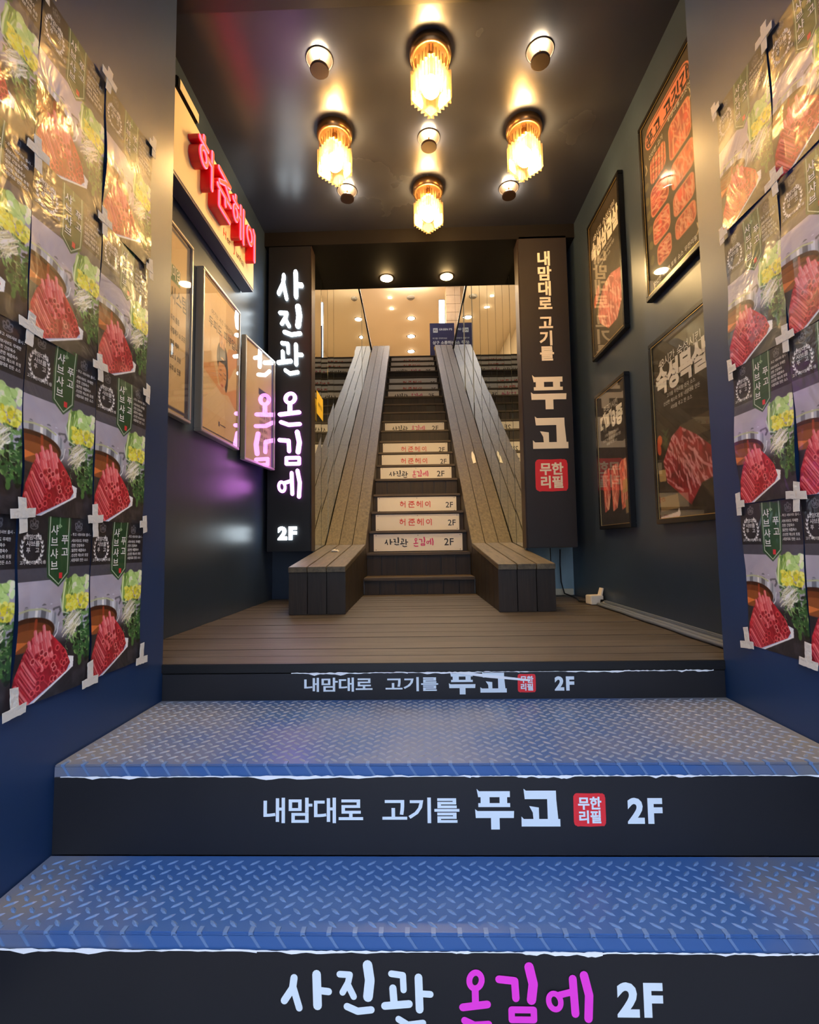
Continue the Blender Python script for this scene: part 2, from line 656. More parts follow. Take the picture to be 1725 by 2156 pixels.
def round_line(s, h, wd, adv=1.12):
    polys = []
    for i, ch in enumerate(s):
        st, rg = ROUND[ch]
        for pts in st:
            polys += [[((a + i * adv) * h, b * h) for a, b in q] for q in stroke2(pts, wd / h)]
        for (cx, cy, rx, ry) in rg:
            polys += [[((a + i * adv) * h, b * h) for a, b in q] for q in ring2(cx, cy, rx, ry, wd / h)]
    return polys


def block_word(h, gap=28, vertical=False):
    k = h / 164.0
    polys = []
    for i, ch in enumerate('푸고'):
        ox, oy = (i * (164 + gap), 0) if not vertical else (0, i * (164 + gap))
        polys += [[((a + ox) * k, -(b + oy) * k) for a, b in q] for q in BLOCK[ch]]
    return polys2(polys)


def flat(name, vf, y, mat, parent, dx=0.0, dz=0.0, disp=None, scale=1.0):
    """lettering laid on a front face that looks along -y"""
    V, F = vf
    v3 = []
    for q in V:
        X, Z = q[0] * scale + dx, q[1] * scale + dz
        v3.append((X, y - (q[2] if len(q) > 2 else 0.0), Z))
    me = bpy.data.meshes.new(name)
    me.from_pydata(v3, [], F)
    bm = bmesh.new()
    bm.from_mesh(me)
    for p in bm.faces:
        p.normal_update()
        if p.normal.y > 0:
            p.normal_flip()
    bm.to_mesh(me)
    bm.free()
    return link(name, me, mat, parent)


def solid(name, polys, y0, y1, mat, parent, dx=0.0, dz=0.0):
    """lettering cut from sheet with thickness: each polygon pushed from y0 (front) to y1"""
    mb = MB()
    for i, p in enumerate(polys):
        mb.prism([(a + dx, b + dz) for a, b in p], y0 - i * 1.5e-5, y1, 'y')
    return mb.build(name, mat, parent)


# ------------------------------------------------------------------ flat colour prints
class Cv:
    """small ink canvas: width 1, height a (y down), sRGB"""

    def __init__(self, a, nx, col=(0, 0, 0)):
        self.a, self.nx = a, nx
        self.ny = int(round(nx * a))
        self.X, self.Y = np.meshgrid(np.linspace(0, 1, nx), np.linspace(0, a, self.ny))
        self.c = np.zeros((self.ny, nx, 3)) + np.array(col) / 255.0
        self.px = 1.0 / nx
        self.rs = np.random.RandomState(5)

    def put(self, al, col):
        al = np.clip(al, 0, 1)[..., None]
        col = np.asarray(col, float)
        col = col / 255.0
        self.c = self.c * (1 - al) + col * al

    def noise(self, sx, sy=None):
        sy = sy or sx
        g = self.rs.rand(max(2, int(self.a * sy) + 2), max(2, int(sx) + 2))
        fx = self.X * (g.shape[1] - 1.001)
        fy = self.Y / self.a * (g.shape[0] - 1.001)
        i, j = fx.astype(int), fy.astype(int)
        u, v = fx - i, fy - j
        u, v = u * u * (3 - 2 * u), v * v * (3 - 2 * v)
        return (g[j, i] * (1 - u) + g[j, i + 1] * u) * (1 - v) + (g[j + 1, i] * (1 - u) + g[j + 1, i + 1] * u) * v

    def rect(self, x0, y0, x1, y1, col, al=1.0):
        self.put(((self.X >= x0) & (self.X <= x1) & (self.Y >= y0) & (self.Y <= y1)) * al, col)

    def ell(self, cx, cy, rx, ry, col, rot=0.0, soft=0.0, al=1.0):
        dx, dy = self.X - cx, self.Y - cy
        c, s = math.cos(rot), math.sin(rot)
        q = np.hypot((dx * c + dy * s) / rx, (-dx * s + dy * c) / ry)
        e = max(soft, self.px / min(rx, ry))
        self.put((1 - q) / e + .5 if not soft else (1 - q) / soft, np.array(col)) if al == 1.0 else self.put(np.clip((1 - q) / e + .5, 0, 1) * al, col)

    def ringe(self, cx, cy, rx, ry, wd, col, rot=0.0, al=1.0):
        dx, dy = self.X - cx, self.Y - cy
        c, s = math.cos(rot), math.sin(rot)
        q = np.hypot((dx * c + dy * s) / rx, (-dx * s + dy * c) / ry)
        d = np.abs(q - 1) * min(rx, ry) - wd / 2
        self.put(np.clip(.5 - d / self.px, 0, 1) * al, col)

    def line(self, pts, wd, col, al=1.0):
        d = np.full(self.X.shape, 9.0)
        for (x0, y0), (x1, y1) in zip(pts[:-1], pts[1:]):
            vx, vy = x1 - x0, y1 - y0
            L = vx * vx + vy * vy + 1e-12
            t = np.clip(((self.X - x0) * vx + (self.Y - y0) * vy) / L, 0, 1)
            d = np.minimum(d, np.hypot(self.X - x0 - t * vx, self.Y - y0 - t * vy))
        self.put(np.clip((wd / 2 - d) / self.px + .5, 0, 1) * al, col)

    def mask(self, pts):
        m = np.zeros(self.X.shape)
        for ox, oy in ((-.25, -.25), (.25, -.25), (-.25, .25), (.25, .25)):
            X, Y = self.X + ox * self.px, self.Y + oy * self.px
            k = np.zeros(X.shape, bool)
            n = len(pts)
            for i in range(n):
                x0, y0 = pts[i]
                x1, y1 = pts[(i + 1) % n]
                if y0 == y1:
                    continue
                k ^= ((y0 > Y) != (y1 > Y)) & (X < (x1 - x0) * (Y - y0) / (y1 - y0) + x0)
            m += k * .25
        return m

    def poly(self, pts, col, al=1.0):
        self.put(self.mask(pts) * al, col)

    def sheet(self, name, wd, mat, parent, y=0.0, disp=None, x0=None, z0=None, mesh_only=False):
        """the canvas as a printed sheet of width wd in the x-z plane, looking along -y"""
        ht = wd * self.a
        x0 = -wd / 2 if x0 is None else x0
        z0 = ht if z0 is None else z0
        X = x0 + self.X * wd
        Z = z0 - self.Y * wd
        Yv = np.full(X.shape, y)
        if disp:
            Yv = y - np.vectorize(disp)(X, Z)
        nx, ny = self.nx, self.ny
        idx = np.arange(nx * ny).reshape(ny, nx)
        fc = np.stack([idx[:-1, :-1], idx[1:, :-1], idx[1:, 1:], idx[:-1, 1:]], -1).reshape(-1, 4)
        me = bpy.data.meshes.new(name)
        me.vertices.add(nx * ny)
        me.vertices.foreach_set('co', np.stack([X, Yv, Z], -1).astype(np.float32).ravel())
        me.loops.add(fc.size)
        me.loops.foreach_set('vertex_index', fc.astype(np.int32).ravel())
        me.polygons.add(len(fc))
        me.polygons.foreach_set('loop_start', np.arange(0, fc.size, 4, dtype=np.int32))
        me.polygons.foreach_set('loop_total', np.full(len(fc), 4, dtype=np.int32))
        me.polygons.foreach_set('use_smooth', np.ones(len(fc), bool))
        me.update()
        me.validate()
        at = me.color_attributes.new('ink', 'FLOAT_COLOR', 'POINT')
        c = np.clip(self.c, 0, 1)
        l = np.where(c <= .04045, c / 12.92, ((c + .055) / 1.055) ** 2.4)
        at.data.foreach_set('color', np.concatenate([l, np.ones(l.shape[:2] + (1,))], -1).astype(np.float32).ravel())
        if mesh_only:
            return me
        return link(name, me, mat, parent)


# ------------------------------------------------------------------ the setting
XL, XR = -0.84, 0.94            # outer entrance walls
IL, IR = -1.08, 1.10            # walls of the lobby behind them
ZA, ZB = -0.11, -0.304          # levels of the two blue steel steps (wooden deck = 0)
ZC = 2.60
YD = 1.545                      # front of the deck
WELL = (-0.02, 3.60, 0.0)       # foot of the stairwell, turned very slightly
WR = 0.019

struct('floor_pavement', MB().box(-14, 14, -8.5, .875, -.62, -.50).box(-4, 4, .875, 20, -.62, -.52), 'concrete', 'grey street pavement in front of the entrance steps', 'pavement')
struct('wall_left_front', box(-1.45, XL, -.9, YD, -.5, 3.0), 'navy', 'navy painted entrance wall on the side of the photo studio sign', bevel=.006)
struct('wall_right_front', box(XR, 1.5, -.9, YD, -.5, 3.0), 'navy', 'navy painted entrance wall on the side of the brown refill sign', bevel=.006)
struct('wall_left', box(IL - .2, IL, YD - .1, 3.72, -.5, ZC + .1), 'slate', 'dark slate lobby wall carrying the red lettered sign', bevel=.002)
struct('wall_right', box(IR, IR + .2, YD - .1, 3.72, -.5, ZC + .1), 'slate', 'dark slate lobby wall carrying the framed meat posters', bevel=.002)
struct('wall_back_left', box(IL - .2, -.77, 3.42, 3.95, -.5, ZC + .1), 'slate', 'dark narrow wall behind the photo studio light box')
struct('wall_back_right', box(.745, IR + .2, 3.50, 3.95, -.5, ZC + .1), 'paleblue', 'pale blue old wall showing below the brown refill sign')
struct('ceiling', box(IL, IR, 1.80, 3.25, ZC, ZC + .14), 'ceil', 'dark glossy lobby ceiling with crystal lamps', 'ceiling')
struct('trim_1', box(IL, IR, 1.50, 1.80, ZC - .012, ZC + .14), 'blackbox', 'black beam across the front of the lobby ceiling', 'beam')
struct('trim_2', box(IL, IR, 3.20, 3.79, 2.50, ZC + .14), 'soffit', 'dark brown soffit over the foot of the stairs', 'soffit')
struct('ceiling_entrance', box(-1.45, 1.5, -.8, 1.5, 2.76, 3.0), 'navy', 'navy canopy ceiling over the entrance steps', 'ceiling')

struct('wall_street_sky_block', box(-14, 14, -9, -8.5, -.5, 7.0), 'concrete', 'unseen grey building front added across the street to block low sky light', 'building')  # added out of view to keep low sky light off the benches

# wooden deck, one object per board
fl = struct('floor', box(IL, IR, YD + .001, 3.72, -.5, -.030), 'blackbox', 'brown wooden plank deck between the lobby walls', 'floor')
n_b = 20
pitch = (3.70 - YD) / n_b
for i in range(n_b):
    y0 = YD + i * pitch
    MB().box(IL + .002, IR - .002, y0 + .0016, y0 + pitch - .0016, -.030, random.uniform(-.0012, .0008)).build('deck_board', 'deck', fl, bevel=.0014)
MB().box(IL, IR, YD - .012, YD, -.026, .002).build('deck_nosing', 'blackbox', fl, bevel=.002)

# grimy double conduit along the foot of the right wall
bb = tag(MB().box(IR - .022, IR, YD + .02, 2.95, 0.0, .03).build('baseboard_right', 'conduit', bevel=.004), 'grey skirting strip along the foot of the poster wall', 'skirting', kind='structure')
cd = thing('conduit', 'pair of grey painted cable conduits lying along the poster wall', 'conduit', (IR - .035, YD + .03, 0))
for dx, r in ((0.0, .011), (-.024, .009)):
    MB().tube([(dx + .003 * math.sin(k * 1.7), k * .118, r + .001) for k in range(12)], r, 8).build('conduit_pipe', 'conduit', cd, smooth=True)


# ------------------------------------------------------------------ blue steel steps
def lug_field(mb, x0, x1, y0, y1, z, a=.036, b=.030, L=.025, W=.0075, H=.0020):
    """raised lozenges of checker plate: two crossing directions in staggered rows"""
    ny = int((y1 - y0) / (b / 2)) + 1
    nx = int((x1 - x0) / a) + 1
    for j in range(ny):
        for i in range(nx):
            for k in (j % 2,):
                x = x0 + (i + .5 * k + .3) * a
                y = y0 + j * b / 2 + .25 * b
                if x > x1 - .012 or y > y1 - .010:
                    continue
                t = R(40 if k else -40)
                c, s = math.cos(t), math.sin(t)
                P = lambda u, v: (x + u * c - v * s, y + u * s + v * c)
                e = [P(-L / 2, 0), P(-L / 5, -W / 2), P(L / 5, -W / 2), P(L / 2, 0), P(L / 5, W / 2), P(-L / 5, W / 2)]
                tp = [P(-L / 4, 0), P(-L / 7, -W / 6), P(L / 7, -W / 6), P(L / 4, 0), P(L / 7, W / 6), P(-L / 7, W / 6)]
                v = [(p[0], p[1], z) for p in e] + [(p[0], p[1], z + H) for p in tp]
                f = [(q, (q + 1) % 6, 6 + (q + 1) % 6, 6 + q) for q in range(6)] + [(6, 7, 8, 9, 10, 11)]
                mb.add(v, f)


def steel_step(name, label, y0, y1, zt, zb, lip, plate='steel', lugm='lug'):
    t = thing(name, label, 'step', (0, y0, zb))
    d = y1 - y0
    h = zt - zb
    MB().box(XL + .004, XR - .004, .012, d, 0, h - .006).build('step_body', 'blackbox', t)
    MB().box(XL + .002, XR - .002, 0, d, h - .006, h).build('tread_plate', plate, t, bevel=.0025)
    MB().box(XL + .002, XR - .002, 0, .006, h - lip, h - .004).build('front_lip', 'steel', t, bevel=.0015)
    mb = MB()
    lug_field(mb, XL + .01, XR - .01, .012, d, h)
    tag(mb.build('tread_lugs', lugm, t), kind='stuff')
    mb = MB()
    x = XL + .02
    while x < XR - .03:      # slanted bars where the pattern runs over the folded edge
        mb.prism([(x, h - .003), (x + .006, h - .003), (x + .020, h - lip + .006), (x + .015, h - lip + .006)], -.0016, .001, 'y')
        mb.box(x - .002, x + .006, -.0016, .012, h - .004, h + .0018)
        x += .046
    tag(mb.build('lip_bars', 'lug', t), kind='stuff')
    return t


steel_step('steel_step', 'upper blue checker-plate step directly below the wooden deck', 1.09, YD - .006, ZA, ZB, .030, 'steel_dust_sheen', 'lugsheen')
steel_step('steel_step', 'lower blue checker-plate step above the photo studio riser sign', .88, 1.089, ZB, -.50, .030)


# ------------------------------------------------------------------ black riser signs
def ragged(x0, x1, z, h, seed, n=40):
    rs = random.Random(seed)
    up = [(x0 + (x1 - x0) * i / n, z + rs.uniform(0, h * .35)) for i in range(n + 1)]
    dn = []
    cur = .3
    for i in range(n + 1):
        cur = min(1, max(.05, cur + rs.uniform(-.35, .35)))
        dn.append((x0 + (x1 - x0) * i / n, z - h * cur * (.35 + .65 * math.sin(i * .37 + seed) ** 2)))
    return up + dn[::-1]


def stamp2(cx, cz, s):
    """rounded red stamp with its four syllables in white"""
    rs = random.Random(3)
    p = []
    for k in range(48):
        a = 2 * math.pi * k / 48
        c, q = math.cos(a), math.sin(a)
        e = .24
        x = math.copysign(abs(c) ** e, c) * s / 2 * (1 + rs.uniform(-.018, .018))
        z = math.copysign(abs(q) ** e, q) * s / 2 * (1 + rs.uniform(-.018, .018))
        p.append((cx + x, cz + z))
    return p


def refill_mark(t, cx, cz, s, y, white):
    st = flat('stamp', polys2([stamp2(cx, cz, s)]), y, 'red', t)
    st['label'] = 'red rounded stamp'
    a = text2('무한', s * .40, .035, 'c', -.02)
    b = text2('리필', s * .40, .035, 'c', -.02)
    flat('stamp_lettering', merge2((a[0], a[1], cx, cz + s * .05), (b[0], b[1], cx, cz - s * .36)), y - .0006, white, st)


def riser_sign(label, y, z0, z1, tears):
    t = thing('riser_sign', label, 'sign', (0, y, z0))
    MB().box(XL + .006, XR - .006, -.003, 0, 0, z1 - z0).build('vinyl_panel', 'black', t)
    for i, (a, b, h) in enumerate(tears):
        p = ragged(a, b, z1 - z0 + .001, h, 11 + i)
        o = MB().prism(p, -.0042, -.0032, 'y').build('torn_edge', 'tornw', t)
        o['label'] = 'torn white upper edge of the vinyl'
    return t


def pugo_line(t, x0, x1, zc, hs, gap_after):
    """the restaurant's line: slogan, block word, stamp, floor number"""
    k = (x1 - x0)
    s = hs
    a = text2('내맘대로', s, .020, 'l', -.03)
    wa = max(p[0] for p in a[0])
    sa = .256 * k / wa
    b = text2('고기를', s, .020, 'l', -.03)
    wb = max(p[0] for p in b[0])
    sb = .194 * k / wb
    flat('lettering', ([(p[0] * sa, p[1]) for p in a[0]], a[1]), -.0036, 'white', t, x0, zc - s * .39)
    flat('lettering', ([(p[0] * sb, p[1]) for p in b[0]], b[1]), -.0036, 'white', t, x0 + .302 * k, zc - s * .39)
    bw = block_word(hs * 1.50)
    wb = max(p[0] for p in bw[0])
    sc = .209 * k / wb
    flat('block_lettering', ([(p[0] * sc, p[1], p[2]) for p in bw[0]], bw[1]), -.0036, 'white', t, x0 + .535 * k, zc + hs * .78)
    refill_mark(t, x0 + .817 * k, zc, hs * 1.22, -.0036, 'white')
    n = text2('2F', s * 1.22, .045, 'c', .02)
    flat('floor_number', n, -.0036, 'white', t, x0 + .956 * k, zc - s * .46)


t = riser_sign('black riser sign with white and red lettering under the wooden deck', YD - .0132, ZA + .0005, -.0275, [(-.42, -.05, .009), (-.05, .30, .007), (.30, .62, .005), (.62, .90, .009)])
pugo_line(t, -.383, .480, .048, .046, 0)
sliver = MB().prism([(.085, .083), (.13, .084), (.33, .060), (.335, .054), (.20, .066)], -.0056, -.0048, 'y').build('torn_strip', 'tornw', t)
sliver['label'] = 'torn white strip hanging across the lettering'
t = riser_sign('black riser sign with white and red lettering between the two blue steps', 1.09 - .0005, ZB + .003, ZA - .026, [(XL + .02, -.45, .006), (-.45, .10, .009), (.10, .32, .006), (.32, .60, .008), (.60, XR - .02, .004)])
pugo_line(t, -.364, .518, .095, .057, 0)
t = riser_sign('black riser sign with white and magenta brush lettering below the lower blue step', .88 - .0005, -.4985, ZB - .028, [(XL + .02, -.30, .008), (-.30, .05, .006), (.05, .30, .007), (.30, .62, .006), (.62, XR - .02, .006)])
(bv, bf), bw_ = brush_line('사진관', .105)
flat('brush_lettering', (bv, bf), -.0036, 'white', t, -.256, .150)
(bv, bf), bw_ = brush_line('온김에', .105)
flat('brush_lettering', (bv, bf), -.0036, 'magenta', t, .054, .150)['label'] = 'magenta brush lettering'
flat('floor_number', text2('2F', .072, .045, 'c', .02), -.0036, 'white', t, .364, .068)


# ------------------------------------------------------------------ stairwell (built in its own slightly turned frame)
def well(name, label, cat, group=None):
    return thing(name, label, cat, WELL, WR, group)


Z0, RI, GO, S0, NR = .13, .186, .244, .05, 21        # first rise, rise, going, first riser, number of risers
HW = .4232                                            # half width between the slopes
SIGNS = {2: 's', 3: 'h', 4: 'h', 6: 's', 7: 'h', 8: 'h', 10: 's', 14: 's', 15: 'h', 16: 'h', 18: 's', 19: 'h', 20: 'h'}
ztop = lambda k: Z0 + k * RI
yk = lambda k: S0 + k * GO

st = well('staircase', 'dark brown wooden staircase rising between the two plank slopes', 'staircase')
for k in range(NR):
    zb = 0.0 if k == 0 else ztop(k - 1)
    zt = ztop(k) - .024
    y = yk(k)
    if k in SIGNS:
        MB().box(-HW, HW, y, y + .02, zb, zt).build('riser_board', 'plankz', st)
    else:
        n = 7
        wd = 2 * HW / n
        for i in range(n):
            if k == 12 and i == 5:
                MB().box(-HW + i * wd + .004, -HW + (i + 1) * wd - .004, y + .012, y + .02, zb, zt).build('riser_plank', 'seam', st)
                continue
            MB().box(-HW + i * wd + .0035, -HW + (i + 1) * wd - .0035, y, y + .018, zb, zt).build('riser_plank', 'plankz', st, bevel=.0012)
        MB().box(-HW, HW, y + .020, y + .024, zb, zt).build('riser_backing', 'seam', st)
    if k < NR - 1:
        MB().box(-HW, HW, y - .018, y + GO + .022, zt, ztop(k)).build('tread', 'tread', st, bevel=.004)
    else:
        MB().box(-HW, HW, y - .018, y + .10, zt, ztop(k)).build('tread', 'tread', st, bevel=.004)

names = {'s': 'black and crimson lettering', 'h': 'red rounded lettering'}
order = ['first', 'second', 'third', 'fourth', 'fifth', 'sixth', 'seventh', 'eighth', 'ninth', 'tenth', 'eleventh', 'twelfth', 'thirteenth']
cnt = 0
sgn_s = sgn_h = None
for k, kind in SIGNS.items():
    zb = ztop(k - 1)
    y = yk(k)
    h = RI - .034
    lab = 'white riser board with %s, %s lettered riser above the deck' % (names[kind], order[cnt])
    cnt += 1
    loc = (WELL[0] + math.cos(WR) * 0 - math.sin(WR) * y, WELL[1] + math.cos(WR) * y, zb + .004)
    src = sgn_s if kind == 's' else sgn_h
    if src is not None:
        c = copy_tree(src)
        c.location = loc
        c['label'] = lab
        continue
    t = thing('stair_riser_board', lab, 'sign', loc, WR, 'lettered white boards on the stair risers')
    MB().box(-.385, .385, -.007, -.001, .004, h).build('board', 'signboard', t, bevel=.001)
    for sx in (-.365, 0, .365):
        for sz in (.016, h - .012):
            if sx == 0 and sz < .02:
                continue
            MB().lathe([(.004, 0), (.004, .001), (.002, .002)], 8).build('screw', 'screw', t).location = (sx, -.007, sz)
    for o in t.children:
        if o.name.startswith('screw'):
            o.rotation_euler = (R(90), 0, 0)
    if kind == 's':
        (v, f), wd = brush_line('사진관', .084, .95, 8)
        flat('lettering', (v, f), -.0076, 'inkblack', t, -.290, .122)
        (v, f), wd = brush_line('온김에', .084, .92, 8)
        flat('lettering', (v, f), -.0076, 'inkpink', t, -.040, .124)['label'] = 'crimson brush lettering'
        flat('floor_number', text2('2F', .086, .012, 'c', .02), -.0076, 'inkblack', t, .272, .050)
        sgn_s = t
    else:
        pl = round_line('허준헤이', .062, .0072, 1.30)
        flat('lettering', polys2(pl), -.0076, 'inkred', t, -.165, .050)['label'] = 'red rounded lettering'
        flat('floor_number', text2('2F', .076, .010, 'c', .02), -.0076, 'inkblack', t, .320, .045)
        sgn_h = t

# plank slopes with their level benches at the foot
SX = (.42, .7395)                      # inner and outer edge
BF, BS = -.955, .17                   # bench front and start of the slope
ZBF, ZBS = .262, .385
SE, ZE = 5.05, 4.105                  # upper end of the slope
THK = .03


def slope(label, sgn):
    t = well('plank_slope', label, 'bench')
    n = 3
    wd = (SX[1] - SX[0]) / n
    def X(a, b):
        return (min(sgn * a, sgn * b), max(sgn * a, sgn * b))
    for i in range(n):
        x0, x1 = X(SX[0] + i * wd + .0025, SX[0] + (i + 1) * wd - .0025)
        # bench top board, slope boards (two lengths butted end to end), front board
        MB().prism([(BF - .012, ZBF - THK), (BF - .012, ZBF), (BS, ZBS), (BS, ZBS - THK)], x0, x1, 'x').build('bench_board', 'plank', t, bevel=.002)
        ym = BS + (SE - BS) * (.36, .52, .30)[i]
        zm = ZBS + (ZE - ZBS) * (ym - BS) / (SE - BS)
        for (ya, za), (yb, zb) in (((BS + .002, ZBS), (ym - .001, zm)), ((ym + .001, zm), (SE, ZE))):
            MB().prism([(ya, za - THK), (ya, za), (yb, zb), (yb, zb - THK)], x0, x1, 'x').build('slope_board', 'plank', t, bevel=.002)
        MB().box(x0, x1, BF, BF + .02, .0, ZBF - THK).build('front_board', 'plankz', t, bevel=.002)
    # inner cheek: upright boards under the bench, a raking board along the stairs
    m = 7
    for i in range(m):
        ya, yb = BF + .021 + (BS - BF) * i / m, BF + .021 + (BS - BF) * (i + 1) / m - .004
        za = ZBF + (ZBS - ZBF) * (ya - BF) / (BS - BF) - THK
        zb = ZBF + (ZBS - ZBF) * (yb - BF) / (BS - BF) - THK
        x0, x1 = X(SX[0] + .006, SX[0] + .024)
        MB().prism([(ya, 0), (yb, 0), (yb, zb), (ya, za)], x0, x1, 'x').build('side_board', 'plankz', t, bevel=.0015)
    x0, x1 = X(SX[0] + .004, SX[0] + .022)
    MB().prism([(BS + .02, 0), (BS + .45, 0), (SE, ZE - .62), (SE, ZE - THK - .002), (BS + .02, ZBS - THK + .01)], x0, x1, 'x').build('raking_board', 'plankz', t)
    x0, x1 = X(SX[1] - .02, SX[1])
    MB().prism([(BF + .021, 0), (BS + .10, 0), (BS + .10, ZBS - THK), (BF + .021, ZBF - THK)], x0, x1, 'x').build('side_panel', 'plankz', t)
    MB().box(*X(SX[0] + .03, SX[1] - .03), BF + .021, BF + .03, .0, ZBF - THK - .002).build('inner_frame', 'seam', t)
    return t


slope('worn brown plank slope and bench beside the photo studio light box', -1)
slope('worn brown plank slope and bench beside the brown refill sign', 1)

# mirrors along both sides, each panel hung at its own slight angle
MX = .742
edges = [-.26, .02, .30, .62, 1.05, 1.55, 2.20, 3.10, 4.95]
for sgn, side in ((-1, 'photo studio'), (1, 'refill')):
    for i in range(len(edges) - 1):
        a, b = edges[i] + .006, edges[i + 1] - .006
        z0 = max(.20, ZBS + (ZE - ZBS) * (a - BS) / (SE - BS) - .30) if a > BS else .20
        lab = 'tall mirror panel %s from the foot of the stairs on the %s sign side' % (order[i], side)
        pos = Matrix.Translation(WELL) @ Matrix.Rotation(WR, 4, 'Z') @ Vector((sgn * MX, (a + b) / 2, z0))
        t = thing('mirror_panel', lab, 'mirror', pos, WR + R(random.uniform(-.45, .45)), 'mirror panels lining the stairwell')
        hw = (b - a) / 2
        MB().box(min(0, sgn * .006), max(0, sgn * .006), -hw, hw, 0, 3.93 - z0).build('mirror_sheet', 'mirror', t)
        MB().box(min(sgn * .0062, sgn * .012), max(sgn * .0062, sgn * .012), -hw - .006, hw + .006, 0, 3.93 - z0).build('backing_board', 'seam', t)
    o = tag(MB().box(min(sgn * (MX + .022), sgn * (MX + .16)), max(sgn * (MX + .022), sgn * (MX + .16)), .12, 5.2, -.1, 3.90).build('wall_stair_' + ('left' if sgn < 0 else 'right'), 'soffit', loc=WELL, rotz=WR),
            'dark stairwell wall behind the mirrors on the %s sign side' % side, 'wall', kind='structure')
    o = tag(MB().box(min(sgn * (MX - .012), sgn * (MX + .03)), max(sgn * (MX - .012), sgn * (MX + .03)), .22, 5.0, 3.932, 3.965).build('trim_%d' % (3 if sgn < 0 else 4), 'seam', loc=WELL, rotz=WR),
            'black edge strip on top of the mirrors on the %s sign side' % side, 'trim', kind='structure')

# ------------------------------------------------------------------ upper landing seen at the head of the stairs
ZU, ZH = 3.85, 6.60
def upper(name, x0, x1, y0, y1, z0, z1, mat, label, cat):
    return tag(MB().box(x0, x1, y0, y1, z0, z1).build(name, mat, loc=WELL, rotz=WR), label, cat, kind='structure')


upper('floor_upper', -1.6, 1.6, 5.03, 15.5, 3.70, ZU, 'tile', 'stone floor of the upper landing', 'floor')
upper('ceiling_upper', -1.9, 1.9, .20, 15.6, ZH, ZH + .12, 'beige', 'warm beige ceiling of the upper landing', 'ceiling')
upper('wall_upper_back', -1.9, 1.9, 15.5, 15.6, ZU, ZH, 'beige', 'beige end wall of the upper landing', 'wall')
upper('wall_upper_front', -1.9, 1.9, .12, .20, 2.745, ZH + .12, 'beige', 'beige wall above the stair soffit', 'wall')
wl = upper('wall_upper_left', -1.65, -1.45, .20, 15.5, 3.70, ZH, 'beigewall', 'beige panelled wall of the upper landing on the photo studio side', 'wall')
wr = upper('wall_upper_right', 1.45, 1.65, .20, 15.5, 3.70, ZH, 'beigewall', 'beige wall of the upper landing on the refill side', 'wall')
upper('wall_stair_back', -1.9, 1.9, 5.22, 5.32, -.55, 3.72, 'soffit', 'dark wall closing the space under the stairs', 'wall')
for i in range(22):
    MB().box(-1.45, -1.438, 4.2 + i * .5, 4.2 + i * .5 + .485, 3.92, ZH - .02).build('wall_panel', 'beigewall', wl, bevel=.003)
upper('floor_side_left', -1.6, -.78, .20, 5.03, 3.72, ZU, 'tile', 'upper floor edge beside the stairwell on the photo studio side', 'floor')
upper('floor_side_right', .78, 1.6, .20, 5.03, 3.72, ZU, 'tile', 'upper floor edge beside the stairwell on the refill side', 'floor')

col = well('stone_pillar', 'stone tiled pillar on the upper landing behind the blue banner', 'pillar')
MB().box(.86, 1.19, 7.51, 7.80, ZU, ZH).build('pillar_core', 'seam', col)
zz = ZU + .02
while zz < ZH - .1:
    for x0, x1 in ((.855, 1.06), (1.064, 1.195)):
        MB().box(x0, x1, 7.495, 7.51, zz, zz + .205).build('tile', 'tile', col, bevel=.003)
    MB().box(.845, .86, 7.50, 7.80, zz, zz + .205).build('tile', 'tile', col, bevel=.003)
    zz += .21

lb = well('light_box', 'tall cool white light box behind the blue banner', 'light box')
MB().box(.63, .77, 6.9, 6.98, ZU, 5.97).build('cabinet', 'greymetal', lb, bevel=.004)
MB().box(.64, .76, 6.893, 6.90, ZU + .05, 5.95).build('lit_face', 'lightbox', lb)

bn = well('standing_banner', 'navy blue standing banner with white lettering at the head of the stairs', 'banner')
MB().box(.35, .83, 5.42, 5.428, 3.90, 4.70).build('banner_sheet', 'bluebanner', bn)
MB().box(.33, .85, 5.40, 5.46, ZU, 3.90).build('base', 'greymetal', bn, bevel=.004)
MB().tube([(.59, 5.45, 3.88), (.59, 5.44, 4.69)], .008).build('pole', 'greymetal', bn)
flat('logo', polys2([[(.415, 4.60), (.505, 4.60), (.505, 4.51), (.415, 4.51)]]), 5.4185, 'white', bn)
flat('logo_letters', text2('PS', .055, .02, 'c'), 5.4178, 'inkblack', bn, .46, 4.535)
flat('lettering', text2('GREEN PS', .055, .03, 'l'), 5.4185, 'white', bn, .53, 4.555)
flat('lettering', text2('상구 소통하는', .075, .03, 'l', -.03), 5.4185, 'white', bn, .40, 4.28)
flat('lettering', text2('여기를 주목하세요', .038, .0, 'l', -.03), 5.4185, 'white', bn, .40, 4.38)
flat('lettering', text2('전문병원', .085, .03, 'l', -.03), 5.4185, 'yellow', bn, .42, 4.16)['label'] = 'yellow lettering'


def lamp_loc(px, py, pz):
    return (px, py, pz)


def down_light(label, x, y, z, r, mat, group):
    t = thing('downlight', label, 'downlight', (x, y, z), 0, group)
    MB().lathe([(r * .80, -.003), (r, -.004), (r * 1.22, -.001), (r * 1.22, .0)], 24).build('trim_ring', 'palemetal', t, smooth=False)
    MB().lathe([(r * .93, -.006), (r * .6, -.012), (.004, -.014)], 24).build('lens', mat, t)
    return t


